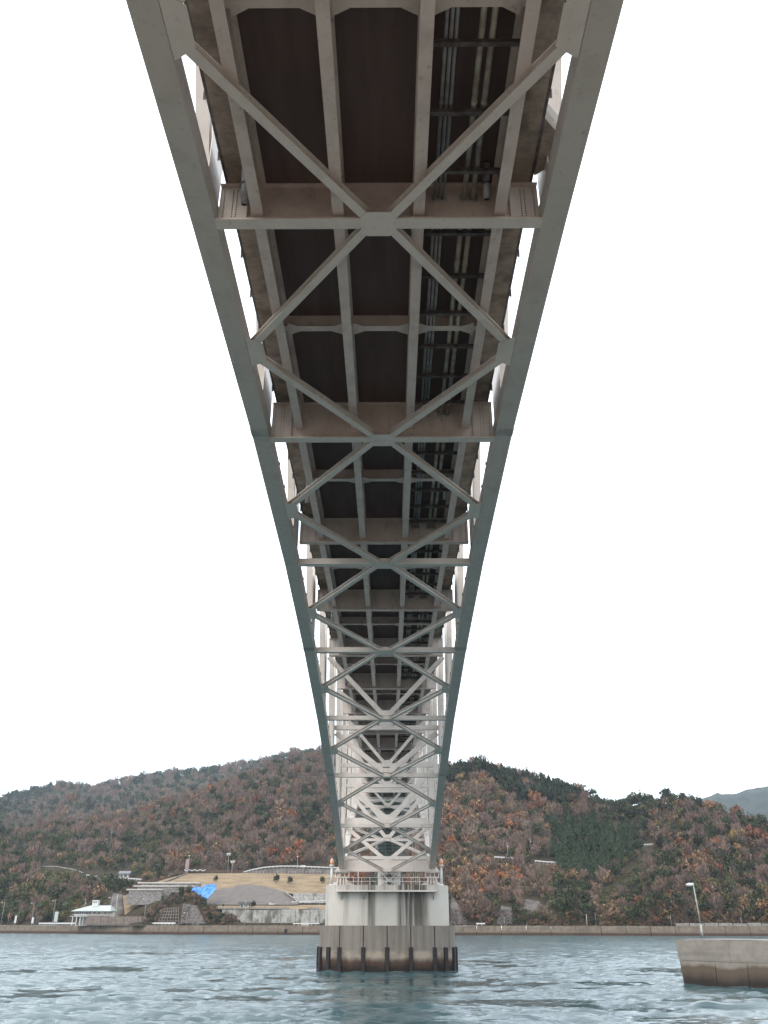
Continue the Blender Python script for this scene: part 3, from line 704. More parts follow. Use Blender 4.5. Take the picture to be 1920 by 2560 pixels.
for i in range(6):
    for k in range(n_): hd.f.append((i*n_+k, i*n_+(k+1) % n_, (i+1)*n_+(k+1) % n_, (i+1)*n_+k))
hd.f += [tuple(range(n_)), tuple(range(6*n_, 7*n_))]
hd.build('lantern', M['white'], lp, True)

# ------------------------------------------------------------------ sea wall
sw = thing('seawall', tuple(Vector((0, 575, 0))), 'long low brown concrete sea wall along the far shore', 'sea wall')
pxs = list(range(-420, 2420, 62)); sp = [Vector((at(c, 2318, shoreY(c)).x, shoreY(c), 0)) for c in pxs]
for i in range(len(sp)-1):
    a_, b_ = sp[i], sp[i+1]; d = (b_-a_).normalized(); nrm = Vector((-d.y, d.x, 0)); nrm = nrm if nrm.y > 0 else -nrm
    b_ = b_-d*.25; top = QUAY+rnd.uniform(-.08, .12)
    v = []
    for q, off in ((a_, 0), (b_, 0)):
        v += [(q.x-nrm.x*.9, q.y-nrm.y*.9, -4), (q.x-nrm.x*.5, q.y-nrm.y*.5, 1.6), (q.x, q.y, top), (q.x+nrm.x*3., q.y+nrm.y*3., top), (q.x+nrm.x*3., q.y+nrm.y*3., -4)]
    mb = MB().add(v, [(0,1,6,5),(1,2,7,6),(2,3,8,7),(3,4,9,8),(0,4,3,2,1),(5,6,7,8,9)])
    mb.build('wall_panel', M['seawall'], sw)
def on_shore(px, dy=0.): return Vector((at(px, 2318, shoreY(px)+dy).x, shoreY(px)+dy, QUAY))
q = on_shore(715, -.62); MB().box(q.x-.9, q.x+.9, q.y-.3, q.y+.5, 1.0, 3.2).build('drain_outlet', M['tyre'], sw)
q = on_shore(1449, -1.2); stp = MB()
for k in range(8): stp.box(q.x-4.5+k*1.15, q.x-3.3+k*1.15, q.y-.9, q.y+.9, -1, .7+k*.62)
stp.build('steps', M['seawall'], sw)
ledge = on_shore(1800, 14)
lw = thing('low_wall', (ledge.x, ledge.y, QUAY), 'low weathered wall behind the shore road below the wooded slope, opposite the breakwater', 'wall')
for k in range(9):
    c0, c1 = 1690+k*36, 1724+k*36; a_, b_ = on_shore(c0, 14), on_shore(c1, 14)
    MB().beam((a_.x, a_.y, QUAY-.3), (b_.x, b_.y, QUAY-.3), .5, 1.9+rnd.uniform(-.25, .3), bottom=True).build('wall_panel', M['kerb'], lw)

# ------------------------------------------------------------------ guard rails
def guardrail(pts, label, post=3.4, h=.85, group='white guard rails along the roads', m='white', rail=.42):
    b = pts[0]; t = thing('guard_rail', b, label, 'guard rail', group)
    for a_, c_ in zip(pts[:-1], pts[1:]):
        MB().beam(a_+Zr*(h-rail), c_+Zr*(h-rail), .12, rail, bottom=True).build('rail', M[m], t)
        L = (c_-a_).length; k = max(1, round(L/post))
        for i in range(k):
            q = a_+(c_-a_)*((i+.25)/k); MB().box(q.x-.13, q.x+.13, q.y+.065, q.y+.3, q.z-.3, q.z+h-.05).build('post', M[m], t)
    return t
guardrail([on_shore(c, 1.2)+Zr*.15 for c in (95, 180, 265, 350, 437)], 'long white guard rail on the sea wall in front of the white two-storey house', 2.8, 1.5, rail=.8)
guardrail([on_shore(c, 1.2)+Zr*.15 for c in (732, 765, 798)], 'short white guard rail on the sea wall beside the pier, below the stained retaining wall', 2.6, 1.2, rail=.5)
guardrail([on_shore(c, 1.2)+Zr*.15 for c in (1191, 1213)], 'very short white barrier on the sea wall below the russet slope', 2.6, 1.4, rail=.7)
guardrail([skin(c, p, 1.5, ('hill',)) for c, p, Y in ((100,2168,776),(140,2168,772),(180,2175,768),(208,2184,764))], 'grey road edge rail curving across the hillside above the house', 5, 1.0, m='pole')
guardrail([skin(c, p, 1.5, ('hill',)) for c, p, Y in ((208,2189,756),(242,2193,752))], 'short white guard rail on the hillside road past the curve', 4, 1.2, rail=.7)
guardrail([skin(c, p, 1.5, ('hill',)) for c, p, Y in ((275,2195,744),(312,2198,742),(354,2201,740))], 'white guard rail on the hillside road below the grey hut', 4, 1.2, rail=.7)
guardrail([at(c, p, Y) for c, p, Y in ((604,2184,744),(630,2177,746),(660,2171,748),(700,2168,750),(740,2168,751),(785,2170,752),(845,2172,754))], 'long curving white guard rail along the road above the dry grass bank', 3.2, 1.25, rail=.7)
guardrail([at(c, p, Y) for c, p, Y in ((729,2258,648),(770,2256,652),(825,2253,656))], 'white guard rail on the ramp beside the grey netted slope', 3.4, 1.0, rail=.5)
guardrail([skin(c, p, 1.5, ('hill',)) for c, p, Y in ((1235,2145,648),(1270,2147,646),(1300,2150,644))], 'white guard rail glimpsed between trees under the russet woods', 2.6, 1.2, rail=.7)
guardrail([skin(c, p, 1.5, ('hill',)) for c, p, Y in ((1337,2155,636),(1367,2158,635),(1397,2159,634))], 'white guard rail on a concrete edge beneath the cedar plantation', 2.6, 1.3, rail=.7)
guardrail([skin(c, p, 1.5, ('hill',)) for c, p, Y in ((1418,2157,634),(1442,2154,636))], 'short white guard rail rising beside the cedar plantation', 2.6, 1.2, rail=.6)
guardrail([skin(c, p, 1.5, ('hill',)) for c, p, Y in ((1599,2115,668),(1634,2113,670))], 'white guard rail at the top of the green vine-covered gully', 2.6, 1.3, rail=.8)
for (c0, p0, c1, p1, Y, hgt, lab) in ((1337,2159,1397,2163,634.6,3.2,'concrete road edge wall under the cedar plantation'), (208,2193,242,2197,752.6,2.0,'low road edge wall below the hillside curve'), (275,2199,354,2205,742.,2.2,'low road edge wall below the grey hut')):
    a_, b_ = skin(c0, p0, 1.0, ('hill',)), skin(c1, p1, 1.0, ('hill',)); t = thing('road_wall', (a_+b_)/2-Zr*hgt, lab, 'wall')
    for k in range(4):
        q0, q1 = a_+(b_-a_)*k/4, a_+(b_-a_)*(k+.97)/4
        MB().beam(q0-Zr*hgt, q1-Zr*hgt, .6, hgt+.6, bottom=True).build('wall_panel', M['grid'], t)

# ------------------------------------------------------------------ terraces, walls and slopes of the left bank
def quad_sheet(pts, nu, nv, jit, name, m, parent=None, thick=1.2):
    """bumpy closed slab stretched over four corners (a b / d c)"""
    a_, b_, c_, d_ = pts; v = []; nn = ((b_-a_).cross(d_-a_)).normalized()
    if nn.y > 0: nn = -nn
    for j in range(nv+1):
        for i in range(nu+1):
            u, w_ = i/nu, j/nv; e = 0 if i in (0, nu) or j in (0, nv) else rnd.uniform(-jit, jit)
            q = (a_*(1-u)+b_*u)*(1-w_)+(d_*(1-u)+c_*u)*w_+nn*e; v.append(q)
    n0 = len(v); v += [q-nn*thick for q in v[:n0]]; f = []
    W = nu+1
    for j in range(nv):
        for i in range(nu):
            k = j*W+i; f.append((k, k+1, k+W+1, k+W)); f.append((n0+k, n0+k+W, n0+k+W+1, n0+k+1))
    for i in range(nu): f += [(i, n0+i, n0+i+1, i+1), (nv*W+i, nv*W+i+1, n0+nv*W+i+1, n0+nv*W+i)]
    for j in range(nv): f += [(j*W, (j+1)*W, n0+(j+1)*W, n0+j*W), (j*W+nu, n0+j*W+nu, n0+(j+1)*W+nu, (j+1)*W+nu)]
    return MB().add(v, f).build(name, m, parent, True)
# dry grass bank (upper) and grey netted slope (lower)
def poly_sheet(pts, name, m, n=22, rows=7, jit=.25):
    """pts: list of (px, py_bottom, Y_bottom, py_top, Y_top)"""
    v = []; cs = np.linspace(pts[0][0], pts[-1][0], n); K = list(zip(*pts))
    for r in range(rows+1):
        s = r/rows
        for c in cs:
            pb, Yb, pt_, Yt = (float(np.interp(c, K[0], K[k])) for k in (1, 2, 3, 4))
            a_, b_ = at(c, pb, Yb), at(c, pt_, Yt); q = a_+(b_-a_)*s; e = 0 if r in (0, rows) else rnd.uniform(-jit, jit); v.append((q.x, q.y, q.z+e))
    f = [(r*n+i, r*n+i+1, (r+1)*n+i+1, (r+1)*n+i) for r in range(rows) for i in range(n-1)]
    o = MB().add(v, f).build(name, m, None, True); return o
dg = poly_sheet([(352,2216,664,2214,668),(380,2216,664,2208,680),(420,2214,664,2196,712),(470,2220,664,2184,735),(540,2226,676,2183,738),(590,2222,680,2183,738),(640,2220,681,2183,738),(700,2228,674,2184,738),(745,2238,674,2185,738),(850,2238,674,2186,738)], 'dry_grass_bank', M['dry_grass'], 60, 9, .3)
tag(dg, kind='structure')
gs = poly_sheet([(505,2262,645,2228,670),(540,2262,645,2224,672),(584,2262,644,2219,676),(592,2262,644,2213.5,678),(620,2262,644,2211,679),(650,2262,644,2213.5,678),(680,2262,644,2219.5,675),(712,2262,644,2230,668),(730,2262,644,2244,658),(746,2261,645,2257,649)], 'netted_slope', M['grey_slope'], 60, 8, .12)
tag(gs, kind='structure')
kt = thing('slope_stair', at(746, 2257, 648), 'pale concrete stair strip running down the edge of the grey netted slope', 'stairs')
for k in range(12):
    f0, f1 = k/12, (k+.93)/12; p0 = at(711+35*f0, 2228+27*f0, 665-16*f0); p1 = at(711+35*f1, 2228+27*f1, 665-16*f1)
    MB().beam(p0, p1, 1.2, .5).build('step', M['kerb'], kt)
gk = thing('field_stair', at(405, 2208, 690), 'thin dark concrete stair climbing the dry grass bank to the lamp post', 'stairs')
for k in range(10):
    f0, f1 = k/10, (k+.95)/10; p0 = at(404+62*f0, 2209-24*f0, 678+56*f0); p1 = at(404+62*f1, 2209-24*f1, 678+56*f1)
    MB().beam(p0+Zr*.4, p1+Zr*.4, 1.5, .6).build('step', M['grid'], gk)
# plateau edge and stained retaining wall
RW = 626.
rw = thing('retaining_wall', at(690, 2314, RW), 'tall retaining wall streaked with dark stains and creepers under the parked truck', 'wall')
edges = [555, 592, 629, 665, 702, 739, 750, 775, 800, 860]
for a_, b_ in zip(edges[:-1], edges[1:]):
    p0, p1 = at(a_, 2274, RW), at(b_-.8, 2274, RW); q0, q1 = at(a_, 2318, RW-4), at(b_-.8, 2318, RW-4)
    z0 = QUAY-1; tz = p0.z+rnd.uniform(-.2, .4)
    v = [(q0.x, RW-3.5, z0), (q1.x, RW-3.5, z0), (p1.x, RW, tz), (p0.x, RW, tz), (q0.x, RW+3, z0), (q1.x, RW+3, z0), (p1.x, RW+3, tz), (p0.x, RW+3, tz)]
    MB().add(v, [(0,1,2,3),(7,6,5,4),(0,4,5,1),(1,5,6,2),(2,6,7,3),(3,7,4,0)]).build('wall_panel', M['stained_wall'], rw)
pz = at(690, 2274, RW).z
cp = thing('parapet', at(690, 2271, RW), 'pale concrete kerb along the top of the stained retaining wall', 'kerb')
for a_, b_ in ((520, 590), (591, 660), (661, 725), (768, 800)):
    p0, p1 = at(a_, 2274, RW), at(b_, 2274, RW); MB().box(p0.x, p1.x, RW-.25, RW+.3, pz+.42, pz+1.3).build('kerb_block', M['kerb'], cp)
pl = MB(); v = []
for c in range(500, 871, 10):
    p0 = at(c, 2274, RW+.4); p1 = at(c, 2262, 649)
    v += [(p0.x, RW+.4, pz+.3), (p1.x, 649, p1.z+.05)]
pl.add(v, [(2*i, 2*i+2, 2*i+3, 2*i+1) for i in range(len(v)//2-1)])
tag(pl.build('plateau', M['dry_grass']), kind='structure')
# upper stained wall near the pier
uw = thing('retaining_wall', at(770, 2258, 668), 'pale mossy wall below the dry grass next to the pier', 'wall')
for a_, b_ in ((733, 758), (758, 784), (784, 812), (812, 850)):
    p0, p1, q0, q1 = at(a_, 2233, 670), at(b_-.7, 2233, 670), at(a_, 2258, 666), at(b_-.7, 2258, 666)
    v = [q0, q1, p1, p0]+[Vector((k.x, k.y+5, k.z)) for k in (q0, q1, p1, p0)]
    MB().add(v, [(0,1,2,3),(7,6,5,4),(0,4,5,1),(1,5,6,2),(2,6,7,3),(3,7,4,0)]).build('wall_panel', M['stained_wall'], uw)
# stone terraces
for (rows_, lab, Y) in (([(318,2240,404,2262,2226)], 'lowest pale stone terrace wall beside the dark overgrown mound', 646.), ([(336,2228,486,2247,2217)], 'middle stone terrace wall under the dry grass bank', 655.), ([(346,2219,500,2229,2209)], 'topmost stone terrace wall at the foot of the dry grass bank', 663.)):
    (c0, _, c1, pb, pt_) = rows_[0]
    t = thing('terrace_wall', at((c0+c1)/2, pb, Y), lab, 'wall', None)
    nb = 26; nrw = 4
    zt, zb = at(c0, pt_, Y).z, at(c0, pb, Y).z
    for r in range(nrw):
        z0 = zb+(zt-zb)*r/nrw; z1 = zb+(zt-zb)*(r+1)/nrw-.12; x0, x1 = at(c0, pt_, Y).x, at(c1, pt_, Y).x
        cutL = (nrw-1-r)*0
        for k in range(nb):
            f0 = (k+(.5 if r % 2 else 0))/nb; f1 = min(1, f0+1/nb-.006)
            if r == nrw-1 and k < 1: continue
            MB().box(x0+(x1-x0)*f0, x0+(x1-x0)*f1, Y-rnd.uniform(.0, .35), Y+4, z0, z1+.06).build('stone_block', M['terrace'], t)
    MB().box(x0-.5, x1+.5, Y-.9, Y+6, zt+.05, zt+1.0).build('coping', M['cream'], t)
# low wall right of the house, shore cut wall, grey cut slope behind
hw = thing('retaining_wall', at(290, 2306, 640), 'low grey retaining wall between the white house and the mound', 'wall')
for k in range(8):
    c0, c1 = 214+k*19, 232.4+k*19; Y = 632-k*3.2
    p0, p1, q0, q1 = at(c0, 2291, Y), at(c1, 2291, Y-2.8), at(c0, 2312, Y-2), at(c1, 2312, Y-4.8)
    v = [q0, q1, p1, p0]+[Vector((j.x, j.y+4, j.z)) for j in (q0, q1, p1, p0)]
    MB().add(v, [(0,1,2,3),(7,6,5,4),(0,4,5,1),(1,5,6,2),(2,6,7,3),(3,7,4,0)]).build('wall_panel', M['grid'], hw)
cs = quad_sheet([at(266,2292,650), at(312,2292,648), at(305,2236,668), at(282,2232,668)], 8, 8, .4, 'cut_slope', M['rock']); tag(cs, kind='structure')
cg = quad_sheet([at(312,2290,646), at(352,2282,646), at(345,2238,660), at(306,2238,664)], 8, 8, .3, 'grass_slope', M['dry_grass']); tag(cg, kind='structure')
# mound with concrete grid and rock face
mc = at(462, 2318, 606); mn = MB(); NX, NY_ = 40, 12; v = []
prof = [(330,2306),(360,2290),(395,2262),(420,2240),(445,2226),(470,2226),(495,2244),(520,2262),(545,2276),(580,2292),(612,2308)]
MF = 603.5
for j in range(NY_+1):
    for i in range(NX+1):
        c = 325+(615-325)*i/NX; p = float(np.interp(c, [k[0] for k in prof], [k[1] for k in prof])); s = j/NY_
        h_ = max(.2, at(c, p, 614).z-QUAY); Y = MF+s*30; prf = min(1, (s/.32)**.8) if s < .4 else max(0, 1-(s-.4)*.9)
        x = at(c, 2300, Y).x; v.append((x, Y+vnoise(np.array([i*.5]), np.array([j*.6]), 4)[0]*1.2, QUAY-.4+h_*prf+vnoise(np.array([i*.4]), np.array([j*.5+9]), 6)[0]*1.5*s))
mn.add(v, [(j*(NX+1)+i, j*(NX+1)+i+1, (j+1)*(NX+1)+i+1, (j+1)*(NX+1)+i) for j in range(NY_) for i in range(NX)])
tag(mn.build('mound', M['ground'], None, True), kind='structure')
TREES['mound'] = bvh(bpy.data.objects['mound'])
gf = thing('concrete_lattice', at(420, 2313, MF-1.5), 'concrete lattice frame holding the cut slope of the mound', 'lattice')
def gpt(u, w_): # u 0..1 across, w 0..1 up
    return skin(393+54*u+w_*(16-17*u), 2311-w_*(39+2*u), 1.0)
for k in range(8):
    rb = MB()
    for w_ in range(5): rb.beam(gpt(k/7, w_/5), gpt(k/7, (w_+1)/5), .55, .5, up=(0, -1, .6))
    rb.build('rib', M['grid'], gf)
for k in range(6):
    rb = MB()
    for u in range(7): rb.beam(gpt(u/7, k/5)+Vector((0, -.05, .05)), gpt((u+1)/7, k/5)+Vector((0, -.05, .05)), .45, .42, up=(0, -1, .6))
    rb.build('rail', M['grid'], gf)
def rock_skin(poly, n=14, off=.9, which=('mound', 'hill')):
    (a0, a1), (b0, b1), (c0, c1), (d0, d1) = poly; v = []
    for j_ in range(n+1):
        for i_ in range(n+1):
            u, w_ = i_/n, j_/n; c = (a0*(1-u)+b0*u)*(1-w_)+(d0*(1-u)+c0*u)*w_; p = (a1*(1-u)+b1*u)*(1-w_)+(d1*(1-u)+c1*u)*w_
            edge = i_ in (0, n) or j_ in (0, n)
            v.append(skin(c+(rnd.uniform(-1.5, 1.5) if edge else 0), p+(rnd.uniform(-1.2, 1.2) if edge else 0), (-.2 if edge else off+rnd.uniform(-.5, .5)), which))
    W = n+1; f = [(j_*W+i_, j_*W+i_+1, (j_+1)*W+i_+1, (j_+1)*W+i_) for j_ in range(n) for i_ in range(n)]
    return tag(MB().add(v, f).build('rock_face', M['rock'], None, False), kind='structure')
rock_skin([(447,2312),(516,2312),(494,2264),(457,2257)])
# right-hand bare rock cuts
for poly in ([(1240,2314),(1283,2314),(1280,2268),(1252,2262)], [(1305,2288),(1380,2292),(1345,2252),(1312,2247)], [(1124,2314),(1175,2314),(1150,2268),(1128,2232)], [(1484,2314),(1518,2314),(1508,2306),(1496,2303)]):
    rock_skin(poly, 14, .8, ('hill',))

# blue tarpaulin, crumpled over the earth
tp = MB(); NX, NY_ = 22, 12; v = []
out_top = [(476,2222),(492,2217),(505,2219),(512,2212),(526,2211),(535,2209),(541,2219)]; out_bot = [(476,2226),(486,2236),(498,2240),(508,2247),(516,2250),(526,2238),(541,2222)]
for j in range(NY_+1):
    for i in range(NX+1):
        c = 476+65*i/NX; a_ = float(np.interp(c, *zip(*out_top))); b_ = float(np.interp(c, *zip(*out_bot))); s = j/NY_
        p = b_+(a_-b_)*s; q = at(c, p, 634+s*8+rnd.uniform(-.5, .5)); v.append((q.x+rnd.uniform(-.3, .3), q.y, q.z+rnd.uniform(-.25, .25)))
n0 = len(v); v += [(x, y+.25, z-.1) for x, y, z in v[:n0]]
fq = [(j*(NX+1)+i, j*(NX+1)+i+1, (j+1)*(NX+1)+i+1, (j+1)*(NX+1)+i) for j in range(NY_) for i in range(NX)]
tp.add(v, fq+[tuple(n0+k for k in reversed(q)) for q in fq])
tag(tp.build('tarpaulin', M['tarp']), 'crumpled bright blue tarpaulin spread over the earth beside the grey slope', 'tarpaulin')

# ------------------------------------------------------------------ buildings and vehicle
def scale_at(Y, z=6): return (Y*math.cos(TH)+(z-H)*math.sin(TH))/F      # metres per photo pixel
HY = 634.; k = scale_at(HY); hb = at(228, 2310, HY); hb.z = QUAY+.15
ho = thing('house', hb, 'white two-storey house with a pale green hipped roof and a small roof turret', 'house')
def hx(c): return at(c, 2300, HY).x
def hz(p): return at(228, p, HY).z
dep = 12.
up0, up1 = hz(2290), hz(2277)
MB().box(hx(184), hx(270), HY, HY+dep, up0, up1).build('upper_wall', M['cream'], ho)
MB().box(hx(266), hx(284), HY+.6, HY+dep-1, up0-.3, up1-1).build('side_wing', M['cream'], ho)
MB().box(hx(186), hx(216), HY+2.5, HY+dep, QUAY-.5, up0).build('lower_wall', M['cream'], ho)
MB().box(hx(176), hx(217), HY-2.2, HY+2, up0-.3, up0).build('balcony', M['white'], ho)
MB().box(hx(181), hx(216), HY-2.1, HY-1.95, up0+.75, up0+.95).build('balcony_rail', M['white'], ho)
for c in (183, 193, 202, 210): MB().box(hx(c)-.22, hx(c)+.22, HY-1.8, HY-1.4, QUAY-.3, up0-.3).build('porch_post', M['white'], ho)
z0, z1 = up1, hz(2263)
rv = [(hx(177), HY-2, z0), (hx(277), HY-2, z0), (hx(277), HY+dep+1.5, z0), (hx(177), HY+dep+1.5, z0), (hx(216), HY+dep*.5, z1), (hx(267), HY+dep*.5, z1)]
rf_ = MB().add(rv+[(x, y, z-.35) for x, y, z in rv[:4]], [(0,1,5,4),(1,2,5),(2,3,4,5),(3,0,4),(6,7,1,0),(7,8,2,1),(8,9,3,2),(9,6,0,3),(9,8,7,6)]).build('roof', M['roof_green'], ho)
tz0, tz1 = hz(2266), hz(2250)
MB().box(hx(220), hx(234.5), HY+4, HY+8, tz0, tz1).build('turret', M['white'], rf_)
for c in (223.5, 226.5, 230): MB().box(hx(c)-.3, hx(c)+.3, HY+3.94, HY+3.995, tz1-1.7, tz1-.7).build('turret_window', M['window'], rf_)
for c0, c1 in ((185.5,190),(191,195),(196,200),(201,205),(206,211),(212,218),(219,225),(231,236),(241,249),(258,262)):
    w_ = MB().box(hx(c0), hx(c1), HY-.05, HY-.004, up0+1.2, up1-.5).build('window', M['window'], ho)
    MB().box(hx(c0)-.08, hx(c1)+.08, HY-.12, HY-.055, up0+1.02, up0+1.16).build('sill', M['white'], w_)
for c0, c1, m_ in ((187,190.5,'window'),(191.5,194,'wood'),(196,201,'cream'),(204,209,'cream')):
    MB().box(hx(c0), hx(c1), HY+2.42, HY+2.495, QUAY, up0-.8).build('door', M[m_], ho)
def hut(c0, c1, pb, pe, pr, Y, wall, roof, label, over=1.2, door=True, gable=True):
    if Y > 660: Y = skin((c0+c1)/2, pb, 1.5, ('hill',)).y
    b = at((c0+c1)/2, pb, Y); t = thing('hut', b, label, 'hut')
    x0, x1 = at(c0, pb, Y).x, at(c1, pb, Y).x; z0, z1, z2 = b.z-1.5, at(c0, pe, Y).z, at(c0, pr, Y).z; d = max(4., (x1-x0)*.7)
    MB().box(x0, x1, Y, Y+d, z0, z1).build('wall', M[wall], t)
    MB().xprism([(Y-over, z1-.05), (Y+d+over, z1-.05), (Y+d*.6, z2), (Y+d*.45, z2)], x0-over, x1+over).build('roof', M[roof], t)
    if door:
        w_ = x1-x0; MB().box(x0+w_*.12, x0+w_*.32, Y-.05, Y-.004, b.z, z1-.5).build('door', M['window'], t)
        MB().box(x0+w_*.5, x0+w_*.8, Y-.05, Y-.004, b.z+1.1, z1-.6).build('window', M['window'], t)
    return t
hut(298, 321, 2196, 2184, 2177, 745, 'cream', 'roof_grey', 'small grey-roofed hut beside the hillside road')
hut(233, 254, 2244, 2232, 2226, 690, 'cream', 'kerb', 'pale box-like hut among trees above the house', .3, False)
hut(599, 622, 2271, 2259, 2254, 630, 'cream', 'roof_dark', 'low shed with an overhanging dark roof on the plateau edge', 1.3)
hut(752, 772, 2316, 2305, 2303.5, 606, 'cream', 'kerb', 'squat pale concrete pump box on the shore road near the pier', .1, False)
# light truck
TY = 645.; b = at(680, 2261, TY); b.z = pz+.3+(at(680, 2262, 649).z+.05-pz-.3)*(TY+.75-RW-.4)/(649-RW-.4)+.02
tr = thing('pickup_truck', b, 'small white flat-bed pickup truck parked below the grey netted slope', 'pickup truck')
L = scale_at(TY, 20)*15.2; x0 = b.x-L/2
MB().add([(x0,TY-.75,b.z+.35),(x0+L*.36,TY-.75,b.z+.35),(x0+L*.36,TY-.75,b.z+1.05),(x0,TY-.75,b.z+1.0)]+[(x0,TY+.75,b.z+.35),(x0+L*.36,TY+.75,b.z+.35),(x0+L*.36,TY+.75,b.z+1.05),(x0,TY+.75,b.z+1.0)], [(0,1,2,3),(7,6,5,4),(0,4,5,1),(1,5,6,2),(2,6,7,3),(3,7,4,0)]).build('cab', M['white'], tr)
MB().add([(x0+.1,TY-.72,b.z+1.0),(x0+L*.36,TY-.72,b.z+1.05),(x0+L*.33,TY-.66,b.z+1.85),(x0+L*.13,TY-.66,b.z+1.82)]+[(x0+.1,TY+.72,b.z+1.0),(x0+L*.36,TY+.72,b.z+1.05),(x0+L*.33,TY+.66,b.z+1.85),(x0+L*.13,TY+.66,b.z+1.82)], [(0,1,2,3),(7,6,5,4),(0,4,5,1),(1,5,6,2),(2,6,7,3),(3,7,4,0)]).build('cab_roof', M['white'], tr)
MB().box(x0+L*.14, x0+L*.30, TY-.745, TY-.705, b.z+1.15, b.z+1.6).build('side_window', M['window'], tr)
MB().box(x0+L*.37, x0+L, TY-.75, TY+.75, b.z+.5, b.z+1.0).build('load_bed', M['white'], tr)
for f in (.17, .80):
    for s in (-.7, .7): MB().tube((x0+L*f, TY+s-.1, b.z+.28), (x0+L*f, TY+s+.1, b.z+.28), .29, 14).build('wheel', M['tyre'], tr)

# ------------------------------------------------------------------ poles and lights
def pole(cb, pb, ct, pt_, Y, label, kind='plain', r=.16, cat='pole', group='poles along the shore', name='pole', mat='concrete_pole', zb=None):
    if group == 'utility poles in the woods' or (zb is None and Y in (850, 640)): Y = skin(cb, pb, .5, ('hill',)).y
    b = at(cb, pb, Y); top = at(ct, pt_, Y)
    if zb is not None: b.z = zb
    t = thing(name, b, label, cat, group); q = Vector((b.x+(top.x-b.x)*.5, b.y, top.z))
    MB().tube(b-Zr*.5, q, r, 8, r*.65).build('shaft', M[mat], t, True)
    if kind == 'lamp':
        MB().beam(q-Zr*.6, q+Vector((-1.9, 0, .1))-Zr*.6, .09, .09).build('arm', M[mat], t)
        MB().tube(q+Vector((-2.6, 0, -.5)), q+Vector((-1.5, 0, -.5)), .17, 8, .24).build('lantern', M['white'], t)
    elif kind == 'flood':
        for i, (dx, dz) in enumerate(((-1.8, 0), (-.6, 0), (.6, 0), (1.8, 0), (-1.2, -1), (1.2, -1))):
            MB().box(q.x+dx*.8-.42, q.x+dx*.8+.42, q.y-.35, q.y, q.z+dz-.35, q.z+dz+.35).build('floodlight', M['white'], t)
        MB().box(q.x-1.9, q.x+1.9, q.y+.003, q.y+.12, q.z-.08, q.z+.08).build('crossarm', M[mat], t)
        MB().box(q.x-1.3, q.x+1.3, q.y+.003, q.y+.12, q.z-1.08, q.z-.92).build('crossarm', M[mat], t)
    elif kind == 'single':
        MB().box(q.x-.5, q.x+.5, q.y-.4, q.y+.3, q.z-.1, q.z+.6).build('floodlight', M['white'], t)
    elif kind == 'wires':
        for dz in (-.4, -1.5): MB().box(q.x-1.1, q.x+1.1, q.y-.08, q.y+.08, q.z+dz-.08, q.z+dz+.08).build('crossarm', M[mat], t)
        MB().tube(q+Vector((.5, 0, -3.4)), q+Vector((.5, 0, -2.3)), .35, 8).build('transformer', M['pole'], t)
    return t
Q = QUAY
pole(2, 2310, 12, 2255, shoreY(5)+8, 'tall leaning lamp post at the overgrown end of the shore road', 'lamp', zb=Q)
pole(19, 2310, 25, 2279, shoreY(20)+8, 'short bare pole beside the tall leaning lamp post', r=.14, zb=Q)
pole(79, 2306, 85, 2256, shoreY(80)+10, 'lamp post rising behind the grassy strip of the shore road', 'lamp', zb=Q)
pole(131, 2306, 138, 2250, shoreY(132)+9, 'tall lamp post next to the upright signboard', 'lamp', zb=Q)
pole(210, 2290, 212, 2247, 626., 'thin mast with a crossarm in front of the white house', 'wires', .12, zb=Q)
pole(273, 2307, 281, 2242, 618., 'lamp post standing before the side wing of the white house', 'lamp', zb=Q)
pole(290, 2287, 291, 2236, 640., 'plain white pole behind the low grey retaining wall', r=.17, mat='white')
pole(359, 2307, 367, 2245, shoreY(360)+6, 'lamp post at the foot of the overgrown mound', 'lamp', zb=Q)
pole(466, 2313, 468, 2280, shoreY(467)+3, 'slim lamp post in front of the rock face of the mound', 'lamp', .13, zb=Q)
pole(611, 2314, 613, 2249, shoreY(611)+12, 'tall plain pole in front of the shed and stained wall', r=.15, zb=Q)
pole(718, 2268, 719, 2252, 632., 'short pole on the plateau near the ramp guard rail', r=.13)
pole(798, 2314, 799, 2255, 612., 'pole half hidden by the white pier', r=.14, zb=Q)
pole(1261, 2316, 1261, 2291, shoreY(1261)+6, 'slim pole before the bare rock cut', r=.12, zb=Q)
pole(1317, 2316, 1317, 2308, shoreY(1317)+6, 'stumpy marker post on the shore road', r=.16, zb=Q)
pole(1468, 2316, 1466, 2285, shoreY(1467)+7, 'white pole beside the sea wall steps', r=.17, mat='white', zb=Q)
pole(1489, 2300, 1489, 2283, shoreY(1489)+16, 'small dark pole behind the white pole by the steps', r=.1, zb=Q)
pole(1679, 2316, 1676, 2287, shoreY(1678)+7, 'pole on the shore road just before the breakwater', r=.16, zb=Q)
pole(1856, 2316, 1851, 2292, shoreY(1853)+7, 'leaning pole on the shore road behind the breakwater', r=.16, zb=Q)
pole(470, 2184, 472, 2140, 737, 'lamp post at the head of the field stair', 'single', .2, 'lamp post', None, 'lamp_post')
pole(569, 2184, 571, 2134, 742, 'taller six-lamp floodlight mast behind the dry grass bank', 'flood', .2, 'floodlight', None, 'floodlight_mast')
pole(579, 2184, 582, 2153, 738, 'shorter six-lamp floodlight mast on the dry grass bank', 'flood', .2, 'floodlight', None, 'floodlight_mast')
pole(743, 2188, 743, 2142, 737, 'slim lamp post standing before the curving road rail', 'single', .2, 'lamp post', None, 'lamp_post')
pole(757, 2186, 758, 2164, 740, 'short grey post with two lamps by the road fence', 'flood', .2, 'lamp post', None, 'lamp_post')
pole(265, 2112, 266, 2095, 850, 'bare pole on the wooded slope below the utility pole', r=.2)
